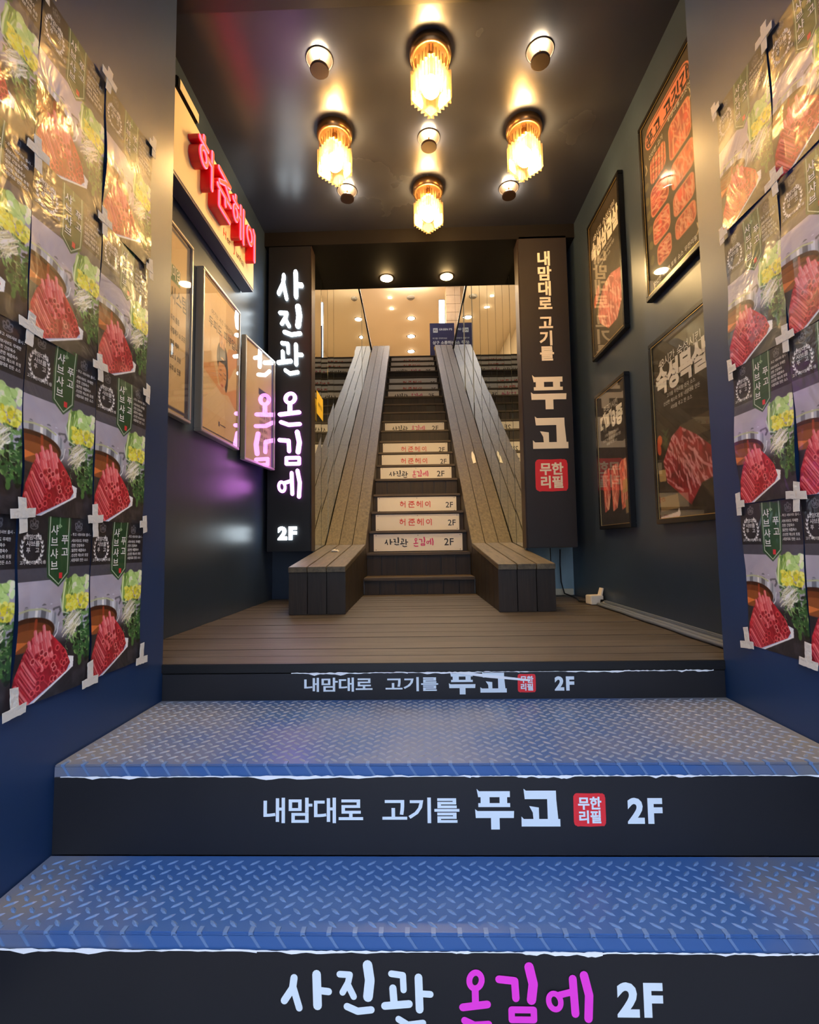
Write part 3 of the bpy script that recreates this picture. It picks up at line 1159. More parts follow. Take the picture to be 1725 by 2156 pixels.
down_light('round warm downlight in the soffit on the photo studio sign side', -.245, 3.64, 2.5, .051, 'down', 'downlights in the brown soffit')
down_light('round warm downlight in the soffit on the refill sign side', .232, 3.64, 2.5, .051, 'down', 'downlights in the brown soffit')
for x, y, r, lab in ((-.187, 12.66, .10, 'first'), (-.212, 13.79, .11, 'second'), (-.237, 14.90, .11, 'third'), (-.70, 11.53, .05, 'small first'), (-.689, 12.10, .05, 'small second')):
    down_light('round downlight in the upper landing ceiling, %s in its row from the stairs' % lab, x, y, ZH, r, 'hall', 'downlights of the upper landing')
for i, y in enumerate((8.2, 9.7, 10.9)):  # added lamps hidden by the soffit, brightening the near end of the ceiling
    t = thing('fill_tube_lamp', 'unseen cool white tube lamp added to light the upper landing ceiling, %s behind the soffit' % order[i], 'lamp', (-.2, y, ZH), 0, 'added tube lamps lighting the upper landing')
    MB().box(-.5, .5, -.04, .04, -.05, 0).build('housing', 'plastic', t, bevel=.005)
    MB().tube([(-.47, 0, -.062), (.47, 0, -.062)], .016, 10).build('tube', 'cool' if i < 2 else 'hall', t)
sd = thing('smoke_detector', 'grey round smoke detector on the beige upper ceiling', 'detector', (-.175, 11.55, ZH))
MB().lathe([(.10, 0), (.10, -.02), (.07, -.045), (.02, -.05)], 20).build('housing', 'detector', sd)

# ------------------------------------------------------------------ vertical sign cabinets
# photo studio light box
t = thing('light_box_sign', 'tall black light box with glowing white and pink brush lettering', 'sign', (-.897, 3.20, .335))
HB = 2.16
MB().box(-.152, .146, 0, .11, .008, HB).build('cabinet', 'blackbox', t, bevel=.003)
MB().box(.147, .153, .002, .11, .008, HB).build('side_trim', 'darkbronze', t, bevel=.001)
pos = {'사': (1.872, .221, .185), '진': (1.617, .232, .165), '관': (1.346, .243, .185), '온': (.985, .243, .165), '김': (.717, .247, .165), '에': (.468, .205, .165)}
for ch, (zc, hh, ww) in pos.items():
    stt, rg, adv = BRUSH[ch]
    pl = []
    for pts, wd in stt:
        pl += [[(a, -b) for a, b in q] for q in stroke2(pts, wd * .84)]
    for (cx, cy, rx, ry, wd, rot) in rg:
        pl += [[(a, -b) for a, b in q] for q in ring2(cx, cy, rx, ry, wd * .84, rot)]
    xs = [a for q in pl for a, b in q]
    zs_ = [b for q in pl for a, b in q]
    pl = [[((a - (min(xs) + max(xs)) / 2) * ww / (max(xs) - min(xs)), (b - (min(zs_) + max(zs_)) / 2) * hh / (max(zs_) - min(zs_))) for a, b in q] for q in pl]
    lm = 'neonw' if ch in '사진관' else 'neonp'
    o = solid('letter', pl, -.012, -.001, lm, t, .004, zc)
    o['label'] = 'glowing white letter' if lm == 'neonw' else 'glowing pink letter'
n2 = text2('2F', .115, .05, 'c', .03)
mb = MB()
for q in n2[1]:
    mb.prism([n2[0][i] for i in q], -.012, -.001, 'y')
o = mb.build('floor_number', 'neonw', t)
o.location = (-.004, 0, .092)

# brown refill sign
t = thing('hanging_sign', 'tall dark brown sign with cream lettering and a red stamp', 'sign', (.874, 3.20, .318))
HB = 2.2
MB().box(-.165, .168, 0, .12, .026, HB).build('cabinet', 'brownbox', t, bevel=.004)
MB().box(-.172, -.166, .002, .12, .026, HB).build('side_trim', 'darkbronze', t, bevel=.001)
z = 2.055
for ch in '내맘대로 고기를':
    if ch == ' ':
        z -= .03
        continue
    v, f = text2(ch, .108, .032, 'c')
    mb = MB()
    for q in f:
        mb.prism([(v[i][0] + .008, v[i][1]) for i in q], -.003, -.0005, 'y')
    mb.build('letter', 'creamletter', t).location = (0, 0, z - .062)
    z -= .108
bw = block_word(.240, 33, True)
mb = MB()
for q in bw[1]:
    mb.prism([(bw[0][i][0] * 1.0 - .111, bw[0][i][1]) for i in q], -.003, -.0005, 'y')
mb.build('block_lettering', 'creamletter', t).location = (0, 0, 1.205)
refill_mark(t, .010, .513, .218, -.0012, 'creamletter')

# ------------------------------------------------------------------ red channel-letter sign on the lobby wall
t = thing('wall_sign', 'cream wall sign with red raised glowing letters', 'sign', (IL, 2.305, 1.945), R(90))
MB().box(-.475, .475, -.075, -.002, 0, .365).build('board', 'cream', t, bevel=.001)
MB().box(-.478, .478, -.072, -.004, -.012, -.0005).build('bottom_edge', 'greymetal', t)
MB().box(-.484, -.4755, -.072, -.004, -.012, .367).build('side_edge', 'greymetal', t)
for i, ch in enumerate('허준헤이'):
    stt, rg = ROUND[ch]
    hx, hz = .162, (.19 if ch != '준' else .210)
    x0 = -.346 + i * .187
    z0 = .100 - (.020 if ch == '준' else 0)
    def poly_set(wd):
        pl = []
        for pts in stt:
            pl += stroke2([(a * hx + x0, b * hz + z0) for a, b in pts], wd)
        for (cx, cy, rx, ry) in rg:
            pl += ring2(cx * hx + x0, cy * hz + z0, rx * hx, ry * hz * .9, wd)
        return pl
    le = solid('letter', poly_set(.026), -.122, -.0755, 'redside', t)
    le['label'] = 'red raised letter'
    flat('lit_rim', polys2(poly_set(.0245)), -.1265, 'glowpink', le)
    flat('lit_face', polys2(poly_set(.0145)), -.1305, 'glowred', le)
a = text2('H', .062, .01, 'l')
b = text2('er', .055, .01, 'l')
c = text2('J', .062, .01, 'l')
d = text2('unhai', .055, .01, 'l')
flat('lettering', a, -.0758, 'inkred', t, .03, .048)
flat('lettering', c, -.0758, 'inkred', t, .165, .048)
flat('lettering', b, -.0758, 'inkblack', t, .078, .048)
flat('lettering', d, -.0758, 'inkblack', t, .205, .048)

ad = thing('power_adapter', 'black power adapter with loose cables above the red lettered sign', 'adapter', (IL, 1.95, 2.335), R(90))
MB().box(-.09, .10, -.075, -.005, 0, .055).build('case', 'blackframe', ad, bevel=.006)
MB().box(-.07, .10, -.0765, -.0755, .006, .05).build('rating_plate', 'cream', ad)
for k in range(3):
    MB().tube([(-.09, -.03 - k * .015, .03), (-.16, -.05 - k * .01, .06 + .05 * k), (-.21, -.03, .12 + .03 * k), (-.28, -.02, .05 + .06 * k), (-.33, -.02, .19)], .004, 6).build('cable', 'cable', ad, smooth=True)
MB().tube([(.10, -.03, .02), (.2, -.045, .005), (.3, -.04, .001), (.42, -.03, -.018)], .004, 6).build('cable', 'cable', ad, smooth=True)

# ------------------------------------------------------------------ ceiling lamps
def make_chandelier():
    t = thing('crystal_ceiling_lamp', 'x', 'ceiling lamp', (0, 0, ZC))
    MB().lathe([(.060, 0), (.094, -.004), (.096, -.030), (.090, -.046), (.078, -.050), (.076, -.042), (.070, -.022), (.02, -.018)], 36).build('ceiling_ring', 'bronze', t, smooth=True)
    MB().lathe([(.014, -.018), (.014, -.09), (.020, -.095), (.020, -.13), (.012, -.135)], 16).build('lamp_holder', 'bronze', t)
    MB().lathe([(.004, -.128), (.020, -.134), (.034, -.152), (.040, -.176), (.036, -.200), (.022, -.216), (.004, -.222)], 20).build('bulb', 'bulb', t, smooth=True)
    rod = MB()
    s, z0, z1 = .0125, -.112, -.245
    rod.prism([(-s, -s * .6), (s, -s * .6), (0, s * 1.1)], z1, z0, 'z')
    rme = rod.mesh('crystal_rod', .0012)
    hook = MB().tube([(0, 0, -.060), (0, 0, -.113)], .0014, 5).mesh('hook')
    H = .089
    n = 6
    for q in range(4):
        a0, a1 = q * math.pi / 2, (q + 1) * math.pi / 2
        for i in range(n):
            u = (i + .5) / n
            x = H * (math.cos(a0) * (1 - u) + math.cos(a1) * u)
            y = H * (math.sin(a0) * (1 - u) + math.sin(a1) * u)
            r = link('crystal_rod', rme, 'crystal', t, (x, y, 0), a0 + math.pi / 4 - math.pi / 2)
            link('hook', hook, 'bronze', r)
    return t


LX, LY = (-.432, .075, .582), (2.005, 2.425, 2.835)
ch = make_chandelier()
spots = [((LX[1], LY[0] - .01), 'square crystal prism ceiling lamp closest to the front beam'), ((LX[0], LY[1] - .03), 'square crystal prism ceiling lamp on the red sign side'),
         ((LX[2], LY[1] - .02), 'square crystal prism ceiling lamp on the framed poster side'), ((LX[1], LY[2] - .02), 'square crystal prism ceiling lamp closest to the stair soffit')]
for i, ((x, y), lab) in enumerate(spots):
    o = ch if i == 0 else copy_tree(ch)
    o.location = (x, y, ZC)
    tag(o, lab, 'ceiling lamp', 'crystal lamps on the lobby ceiling')


def make_uplight():
    t = thing('disc_ceiling_lamp', 'x', 'ceiling lamp', (0, 0, ZC))
    MB().lathe([(.061, 0), (.062, -.003), (.060, -.005), (.057, -.003), (.01, -.003)], 32).build('ceiling_plate', 'palemetal', t)
    MB().lathe([(.004, -.003), (.004, -.047)], 10).build('stem', 'bronze', t)
    MB().lathe([(.010, -.0445), (.041, -.0455), (.043, -.050), (.043, -.056), (.040, -.058), (.01, -.058)], 32).build('disc', 'darkbronze', t)
    MB().lathe([(.006, -.040), (.036, -.041), (.037, -.0446), (.006, -.0446)], 28).build('led_ring', 'uplight', t)
    return t


up = make_uplight()
spots = [((LX[0], LY[0] + .01), 'disc lamp near the front beam on the red sign side'), ((LX[2] - .01, LY[0] + .01), 'disc lamp near the front beam on the framed poster side'), ((LX[1], LY[1] + .03), 'disc lamp in the middle of the lobby ceiling'),
         ((LX[0], LY[2] - .01), 'disc lamp near the stair soffit on the red sign side'), ((LX[2], LY[2] + .01), 'disc lamp near the stair soffit on the framed poster side')]
for i, ((x, y), lab) in enumerate(spots):
    o = up if i == 0 else copy_tree(up)
    o.location = (x, y, ZC)
    tag(o, 'small bronze up-lighting ' + lab, 'ceiling lamp', 'disc lamps on the lobby ceiling')


# ------------------------------------------------------------------ framed posters
def streaks(cv, m, base, fat, n=40, ang=1.1, wd=.012, seed=1, al=.7):
    """marbled meat texture inside a mask"""
    keep = cv.c.copy()
    rs = np.random.RandomState(seed)
    ys, xs = np.where(m > .5)
    if len(xs) == 0:
        return
    x0, x1, y0, y1 = cv.X[0, xs.min()], cv.X[0, xs.max()], cv.Y[ys.min(), 0], cv.Y[ys.max(), 0]
    nz = cv.noise(16)
    cv.c = np.zeros_like(cv.c) + np.array(base) / 255.0 * (.72 + .5 * nz[..., None])
    for i in range(n):
        cx, cy = rs.uniform(x0, x1), rs.uniform(y0, y1)
        L = rs.uniform(.04, .22)
        a = ang + rs.uniform(-.5, .5)
        p = [(cx + math.cos(a) * L * s + rs.uniform(-.012, .012), cy + math.sin(a) * L * s + rs.uniform(-.012, .012)) for s in (-.5, -.2, .1, .5)]
        cv.line(p, wd * rs.uniform(.4, 1.5), fat, al)
    new = cv.c
    cv.c = keep * (1 - m[..., None]) + new * m[..., None]


def slate_bg(cv, col, amt=18):
    n = cv.noise(7) * .6 + cv.noise(22) * .4
    cv.c = np.clip((np.array(col) / 255.0)[None, None] + (n[..., None] - .5) * amt / 255.0 * 2, 0, 1)


def frame_thing(label, loc, rotz, wd, ht, cv, frame='blackframe', fw=.022, dep=.030, line=None, cat='poster', name='framed_poster', glass=True):
    t = thing(name, label, cat, loc, rotz)
    for x0, x1, z0, z1 in ((-wd / 2, wd / 2, 0, fw), (-wd / 2, wd / 2, ht - fw, ht), (-wd / 2, -wd / 2 + fw, fw, ht - fw), (wd / 2 - fw, wd / 2, fw, ht - fw)):
        MB().box(x0, x1, -dep, 0, z0, z1).build('frame_bar', frame, t, bevel=.0025)
    if line:
        e = fw + .0028
        mb = MB()
        for x0, x1, z0, z1 in ((-wd / 2 + fw, wd / 2 - fw, fw, e), (-wd / 2 + fw, wd / 2 - fw, ht - e, ht - fw), (-wd / 2 + fw, -wd / 2 + e, e, ht - e), (wd / 2 - e, wd / 2 - fw, e, ht - e)):
            mb.box(x0, x1, -dep + .0025, -dep + .0040, z0, z1)
        mb.build('gilt_edge', line, t)
    iw = wd - 2 * fw + .006
    o = cv.sheet('print', iw, 'poster', t, y=-dep + .009, z0=fw - .003 + iw * cv.a)
    if glass:
        MB().box(-wd / 2 + fw, wd / 2 - fw, -dep + .004, -dep + .0055, fw, ht - fw).build('glass_pane', 'glass', t)
    t['iw'] = iw
    return t


def cv_ratio(wd, ht, fw):
    return (ht - 2 * fw + .006) / (wd - 2 * fw + .006)


def title_block(t, wd, ht, y, line1, line2, seed):
    k = wd
    flat('lettering', text2(line1, .105 * k, .0, 'c', -.06), y, 'sheetback', t, 0, ht * .83)
    a = text2(line2, .26 * k, .06, 'c', -.03, sx=.86 if len(line2) < 5 else .72)
    flat('title_lettering', a, y, 'sheetback', t, 0, ht * .705)
    rows = ['고기를 무한리필 전국 소스', '신선한 채소와 토핑 내맘대로 만든', '샤브를 푸고 한 소스']
    flat('small_lettering', merge2(*[(q[0], q[1], 0, -i * .062 * k) for i, q in enumerate(text2(s, .042 * k, .0, 'c', -.04) for s in rows)]), y, 'sheetback', t, 0, ht * .655)


# right wall: meat posters
FW = .022
wd, ht = .47, .86
# butcher board poster
cv = Cv(cv_ratio(wd, ht, FW), 130)
slate_bg(cv, (52, 46, 34), 16)
pk = (234, 142, 112)
def rrect(cv, x0, y0, x1, y1, r, col, sk=0.0):
    m = np.clip(.5 - (np.hypot(np.maximum(np.abs(cv.X - (x0 + x1) / 2) - (x1 - x0) / 2 + r, 0), np.maximum(np.abs(cv.Y - (y0 + y1) / 2) - (y1 - y0) / 2 + r, 0)) - r) / cv.px, 0, 1)
    cv.put(m, col)
    return m
rrect(cv, .07, .10, .93, .36, .13, pk)
rrect(cv, .085, .115, .915, .345, .115, (60, 40, 30))
rrect(cv, .10, .13, .90, .33, .10, pk)
cells = [(.14, .50, .46, .78), (.52, .46, .90, .84), (.12, .82, .48, 1.14), (.53, .88, .92, 1.16), (.14, 1.18, .48, 1.46), (.54, 1.20, .90, 1.44), (.20, 1.49, .48, 1.72), (.55, 1.47, .90, 1.68)]
for i, (a, b, c, d) in enumerate(cells):
    s_ = cv.a / 1.93
    m = rrect(cv, a, b * s_, c, d * s_, .07, pk)
    m2 = rrect(cv, a + .02, b * s_ + .02, c - .02, d * s_ - .02, .05, pk)
    streaks(cv, m2, [(226, 92, 80), (214, 86, 70), (190, 60, 56), (224, 110, 84)][i % 4], (250, 188, 160), 26, 1.3 if i % 2 else .4, .016, i)
for i in range(5):
    cv.line([(.19 + i * .06, .50 * cv.a / 1.93), (.17 + i * .06, .78 * cv.a / 1.93)], .012, (70, 46, 34))
for i in range(6):
    cv.ell(.05 + .01 * i, .7 + i * .17, .05, .04, (96, 92, 52), i)
    cv.ell(.96, .62 + i * .18, .04, .05, (84, 84, 50), i)
for x0, y0 in ((.06, .46), (.90, .42), (.90, 1.70), (.10, 1.80)):
    cv.line([(x0, y0), (x0 + .02, y0 + .07), (x0 - .01, y0 + .10)], .012, (240, 226, 190))
t = frame_thing('framed poster of many pink meat cuts under a rounded title, high near the entrance', (IR, 1.945, 1.488), R(-90), wd, ht, cv, line='goldline')
flat('title_lettering', text2('푸고 고깃간', .078, .03, 'c', -.02, sx=.92), -.0218, 'inkblack', t, 0, ht - .022 - .135)
flat('small_lettering', text2('신선한 고기', .026, .01, 'l', -.02), -.0218, 'sheetback', t, -.16, ht * .745)
flat('small_lettering', text2('무한리필 고깃간', .026, .01, 'l', -.02), -.0218, 'sheetback', t, .01, ht * .775)
flat('small_lettering', text2('신선한 채소와 토핑 소스 무한리필', .024, .01, 'c', -.02), -.0218, 'sheetback', t, 0, ht * .055)


def meat_poster(kind, wd, ht, bg):
    cv = Cv(cv_ratio(wd, ht, FW), 120)
    slate_bg(cv, bg, 14)
    a = cv.a
    if kind == 'belly':
        p = [(.30, .90 / 1.85 * a + .10), (.52, .55 * a), (.70, .545 * a), (.98, .60 * a), (.98, .80 * a), (.70, .92 * a), (.36, .82 * a), (.18, .70 * a)]
        p = [(.16, .70 * a), (.40, .565 * a), (.66, .55 * a), (.98, .60 * a), (1.0, .78 * a), (.80, .90 * a), (.52, .90 * a), (.26, .80 * a)]
        m = cv.mask(p)
        streaks(cv, m, (206, 122, 118), (246, 196, 186), 60, 1.15, .022, 3, .8)
        for i in range(9):
            cv.line([(.24 + i * .085, (.62 - .004 * i) * a), (.30 + i * .075, .86 * a)], .012, (150, 78, 80), .55)
        cv.ell(.12, .60 * a, .05, .09, (206, 96, 60), .3)
        cv.ell(.20, .57 * a, .06, .12, (226, 140, 140), .4)
        for i in range(8):
            cv.line([(.14 + .01 * i, .74 * a - .03 * i), (.22, .70 * a - .05 * i)], .014, (92, 104, 62))
    elif kind == 'neck':
        for x0, y0, x1, y1 in ((.45, .52, 1.0, .60), (.6, .66, 1.0, .72)):
            cv.poly([(x0, y0 * a), (x1, (y0 - .01) * a), (x1, y1 * a), (x0 + .06, (y1 + .01) * a)], (92, 82, 60), .8)
        p = [(.12, .68 * a), (.30, .56 * a), (.46, .525 * a), (.72, .60 * a), (.98, .70 * a), (.96, .82 * a), (.76, .84 * a), (.58, .94 * a), (.36, .86 * a), (.18, .80 * a)]
        m = cv.mask(p)
        streaks(cv, m, (150, 44, 50), (222, 160, 170), 90, 1.0, .020, 9, .8)
        for i in range(9):
            cv.line([(.34 + .03 * i, .60 * a + .03 * i), (.26 + .055 * i, .82 * a + .012 * i)], .010, (92, 20, 30), .5)
        cv.ell(.07, .555 * a, .05, .055, (208, 104, 62), .2)
        cv.ell(.05, .60 * a, .04, .07, (196, 84, 56), -.3)
        for i in range(16):
            cv.line([(.17 + .012 * (i % 5), .62 * a - .012 * i), (.13 + .02 * (i % 7), .58 * a - .010 * i)], .012, (66, 84, 50))
        cv.poly([(.02, .72 * a), (.16, .725 * a), (.16, .79 * a), (.03, .785 * a)], (176, 154, 104))
        cv.poly([(.02, .875 * a), (.36, .87 * a), (.38, .945 * a), (.03, .955 * a)], (150, 128, 82), .85)
        cv.poly([(.02, .985 * a), (.34, .965 * a), (.37, .945 * a), (.39, .975 * a), (.36, 1.0 * a), (.02, 1.0 * a)], (220, 214, 210))
    else:
        for i, x in enumerate((.10, .40, .70)):
            p = [(x, (.62 - .015 * i) * a), (x + .10, (.585 - .015 * i) * a), (x + .27, (.575 - .012 * i) * a), (x + .28, .78 * a), (x + .20, .88 * a), (x + .05, .90 * a)]
            m = cv.mask(p)
            streaks(cv, m, [(196, 92, 82), (204, 112, 96), (214, 120, 96)][i], (246, 200, 176), 26, 1.4, .02, 20 + i, .7)
        cv.poly([(.80, .70 * a), (.98, .69 * a), (.98, .78 * a), (.80, .785 * a)], (196, 168, 112))
        cv.poly([(.86, .84 * a), (1.0, .83 * a), (1.0, .92 * a), (.87, .93 * a)], (150, 132, 92))
    return cv


wd, ht = .47, .865
t = frame_thing('framed dark poster of sliced pork belly, high on the poster wall near the stairs', (IR, 2.65, 1.482), R(-90), wd, ht, meat_poster('belly', wd, ht, (48, 40, 26)), line='goldline')
title_block(t, wd, ht, -.0218, '48시간 숙성시킨', '숙성삼겹살', 1)
wd, ht = .43, .815
t = frame_thing('framed dark poster of three pink meat cuts, low on the poster wall near the stairs', (IR, 2.665, .450), R(-90), wd, ht, meat_poster('three', wd, ht, (44, 38, 28)), line='goldline')
title_block(t, wd, ht, -.0218, '한고기시킨', '대패3종', 2)
wd, ht = .475, .835
t = frame_thing('framed dark poster of marbled pork neck, low on the poster wall nearest the entrance', (IR, 1.950, .452), R(-90), wd, ht, meat_poster('neck', wd, ht, (50, 44, 32)), line='goldline')
title_block(t, wd, ht, -.0218, '48시간 숙성시킨', '숙성목살', 3)

# left wall: scalp-care posters
cream = (214, 190, 150)
wd, ht = .50, .845
cv = Cv(cv_ratio(wd, ht, .014), 60, cream)
slate_bg(cv, (222, 200, 164), 5)
cv.rect(.93, 0, .985, cv.a, (70, 72, 110))
cv.rect(0, .03, 1, .055, (70, 72, 110))
cv.rect(0, cv.a - .055, 1, cv.a - .03, (70, 72, 110))
cv.rect(.40, .36, .80, .52, (84, 128, 104))
t = frame_thing('thin framed cream poster with a green title block and list, nearest the entrance', (IL, 1.872, .942), R(90), wd, ht, cv, 'alu', .014, .030, name='framed_notice')
flat('lettering', text2('프리미엄', .062, .02, 'r', -.02, sx=.6), -.0218, 'sheetback', t, .145, ht - .235)
flat('lettering', text2('시스템', .082, .01, 'l', -.02, sx=.66), -.0218, 'inkgrey', t, .062, ht - .345)
for i, s in enumerate(['- 두피 통증', '- 각질제거 & 모공관리', '- 볼륨 케어', '- 탈모 & 보습', '- 두피 & 진정']):
    flat('small_lettering', text2(s, .030, .01, 'l', -.02, sx=.62), -.0218, 'inkgrey', t, .058, ht - .43 - i * .055)

wd, ht = .475, .820
cv = Cv(cv_ratio(wd, ht, .014), 130, cream)
slate_bg(cv, (226, 200, 162), 5)
a = cv.a
for x0, x1, y0, y1 in ((.03, .97, .03, .045), (.03, .97, a - .045, a - .03), (.03, .045, .03, a - .03), (.955, .97, .03, a - .03)):
    cv.rect(x0, y0, x1, y1, (76, 74, 108))
sk, sk2, hr = (222, 168, 122), (196, 138, 96), (52, 44, 42)
cv.poly([(.045, 1.02), (.30, .92), (.42, 1.14), (.66, 1.15), (.955, 1.02), (.955, 1.32), (.70, 1.18), (.52, 1.22), (.34, 1.16), (.045, 1.08)], sk)        # folded arms and shoulders
cv.poly([(.045, 1.14), (.40, 1.20), (.955, 1.30), (.955, 1.50), (.045, 1.5)], (228, 208, 176))
cv.poly([(.70, .60), (.955, .52), (.955, .74), (.86, .80), (.74, .96), (.66, .98), (.70, .84), (.62, .72)], sk)                               # hand from the right
cv.ell(.52, .80, .150, .205, hr)                                            # wet dark hair
cv.ell(.635, .96, .055, .20, hr)
cv.ell(.525, .965, .118, .185, sk)                                           # face looking down
cv.poly([(.40, .86), (.46, .80), (.60, .80), (.66, .90), (.58, .845), (.50, .85)], hr)
for i in range(4):
    cv.line([(.455 + i * .045, .50 + .02 * abs(i - 1.5)), (.46 + i * .035, .66)], .034, sk2 if i % 2 else sk)
cv.line([(.45, .95), (.50, .935)], .012, (96, 66, 52))
cv.line([(.565, .955), (.625, .965)], .012, (96, 66, 52))
cv.line([(.45, .995), (.475, 1.003), (.50, .998)], .010, (84, 58, 48))
cv.line([(.57, 1.01), (.595, 1.018), (.62, 1.012)], .010, (84, 58, 48))
cv.line([(.53, .99), (.515, 1.055), (.54, 1.062)], .009, (186, 126, 92))
cv.ell(.525, 1.115, .036, .014, (190, 96, 84))
cv.poly([(.66, .42), (.90, .36), (.92, .44), (.72, .52)], (196, 134, 90), .7)
t = frame_thing('thin framed cream poster of a scalp massage, between the two other cream posters', (IL, 2.445, .934), R(90), wd, ht, cv, 'alu', .014, .038, name='framed_notice')
flat('small_lettering', text2('여기는 시간 어떠신가요', .030, .0, 'l', -.03), -.0298, 'inkgrey', t, -.13, ht - .185)
flat('lettering', text2('두피도 피부입니다!', .060, .01, 'l', -.05), -.0298, 'inkgrey', t, -.16, ht - .255)
flat('logo', polys2([[(-.03, .10), (-.015, .10), (-.015, .075), (-.03, .075)], [(-.01, .09), (.06, .09), (.06, .085), (-.01, .085)]]), -.0298, 'inknavy', t)

wd, ht = .43, .755
cv = Cv(cv_ratio(wd, ht, .014), 60, cream)
slate_bg(cv, (206, 186, 156), 5)
cv.rect(.93, 0, .985, cv.a, (70, 72, 110))
cv.rect(.45, .62, .88, .72, (60, 66, 100))
t = frame_thing('thin framed glossy cream poster leaning out beside the photo studio light box', (IL + .045, 2.945, .890), R(84), wd, ht, cv, 'alu', .014, .030, name='framed_notice')
for i in range(6):
    flat('small_lettering', text2(['두피 & 보습', '탈모 & 진정', '각질제거 모공관리', '볼륨 케어'][i % 4], .030, .0, 'l', -.02), -.0218, 'inkgrey', t, -.01, ht - .40 - i * .045)

# ------------------------------------------------------------------ taped shabu-shabu sheets
SW, SH = .2165, .402
cv = Cv(SH / SW, 150)
a = cv.a
V_ = lambda y: y * a
slate_bg(cv, (28, 28, 32), 6)
n1 = cv.noise(9)
cv.put(((cv.Y > V_(.285)) & (cv.Y < V_(.355))) * .85, np.array((64, 64, 74)) * 1.0)
m = (cv.Y >= V_(.355))
cv.put(m * 1.0, (146, 142, 158))
cv.put(m * (n1 - .4) * .5, (170, 168, 184))
cv.put(np.clip((cv.Y - V_(.60) - .10 * cv.X) / .16, 0, 1), (30, 28, 31))
cv.put(np.clip((cv.noise(12) - .6) * 1.2, 0, 1) * (cv.Y > V_(.6)), (62, 58, 62))
# pot with broth
cv.ell(.14, V_(.615), .415, V_(.108), (86, 90, 98))
cv.ell(.14, V_(.600), .410, V_(.100), (150, 156, 166))
for x, wd_, c in ((-.02, .05, (214, 220, 228)), (.10, .06, (74, 78, 86)), (.235, .035, (236, 234, 228)), (.33, .07, (60, 63, 70)), (.43, .05, (204, 212, 224)), (.50, .03, (96, 104, 118))):
    cv.line([(x, V_(.50)), (x - .012, V_(.60))], wd_, c, .75)
cv.put(np.clip((np.hypot((cv.X - .14) / .42, (cv.Y - V_(.600)) / V_(.101)) - 1) * 14, 0, 1) * (cv.Y < V_(.605)) * (cv.Y > V_(.49)) * (cv.X < .60), (148, 144, 160))
cv.ell(.12, V_(.632), .375, V_(.088), (48, 24, 16))
cv.ell(.11, V_(.645), .355, V_(.076), (92, 44, 22))
cv.ell(.10, V_(.662), .30, V_(.055), (128, 66, 32), al=.8)
cv.poly([(-.05, V_(.655)), (.15, V_(.672)), (-.05, V_(.715))], (204, 104, 48), .9)
cv.line([(.235, V_(.565)), (.228, V_(.655))], .034, (150, 54, 30), .75)
cv.line([(-.02, V_(.512)), (.14, V_(.502)), (.30, V_(.508)), (.42, V_(.530))], .020, (158, 166, 128))
cv.line([(.555, V_(.60)), (.53, V_(.655)), (.47, V_(.69))], .012, (210, 214, 222))
cv.line([(.47, V_(.520)), (.55, V_(.515)), (.575, V_(.535)), (.545, V_(.556))], .030, (76, 76, 84))
cv.line([(.49, V_(.525)), (.545, V_(.522))], .010, (150, 150, 158))
# vegetables
rs = np.random.RandomState(4)
GR = [(30, 58, 30), (44, 84, 36), (20, 36, 24), (84, 122, 58), (14, 22, 16), (58, 96, 46), (110, 148, 78)]
for i in range(150):
    x, y = rs.uniform(.62, 1.02), rs.uniform(.53, .82)
    if x < .70 + (y - .70) * .9:
        continue
    cv.ell(x, V_(y), rs.uniform(.012, .055), rs.uniform(.008, .026), GR[rs.randint(7)], rs.uniform(-1.6, 1.6), al=.9)
for i in range(60):
    x, y = rs.uniform(.66, .98), rs.uniform(.53, .78)
    a_ = rs.uniform(0, 6.3)
    cv.line([(x, V_(y)), (x + .03 * math.cos(a_), V_(y) + .03 * math.sin(a_)), (x + .05 * math.cos(a_ + .4), V_(y) + .05 * math.sin(a_ + .4))], .006, [(150, 186, 120), (190, 210, 160), (70, 110, 60)][rs.randint(3)], .7)
cv.poly([(.575, V_(.455)), (.64, V_(.36)), (.74, V_(.34)), (.80, V_(.40)), (.76, V_(.52)), (.66, V_(.55)), (.60, V_(.53))], (70, 110, 46))
for i in range(26):
    x = .60 + rs.uniform(0, .17)
    cv.line([(x + rs.uniform(.0, .05), V_(rs.uniform(.345, .40))), (x, V_(.46)), (x - .005, V_(rs.uniform(.50, .54)))], rs.uniform(.008, .026), [(96, 140, 56), (168, 196, 96), (50, 90, 36), (206, 222, 168), (124, 164, 70)][rs.randint(5)], .85)
for i in range(40):
    x, y = .86 + rs.uniform(-.10, .12), .39 + rs.uniform(-.035, .05)
    cv.ell(x, V_(y), rs.uniform(.015, .06), rs.uniform(.015, .05), [(190, 216, 150), (150, 188, 100), (222, 232, 196), (110, 156, 74), (170, 204, 120)][rs.randint(5)], rs.uniform(-1.5, 1.5), al=.85)
cv.line([(.565, V_(.47)), (.60, V_(.545)), (.70, V_(.56))], .014, (170, 190, 170))
for i in range(130):
    x, y = rs.uniform(.66, 1.0), rs.uniform(.452, .540)
    cv.ell(x, V_(y + .03 * abs(x - .82)), rs.uniform(.010, .034), rs.uniform(.008, .028), [(226, 216, 60), (208, 196, 40), (240, 234, 120), (186, 182, 50), (232, 226, 90), (150, 160, 50)][rs.randint(6)], rs.uniform(-1.5, 1.5), al=.85)
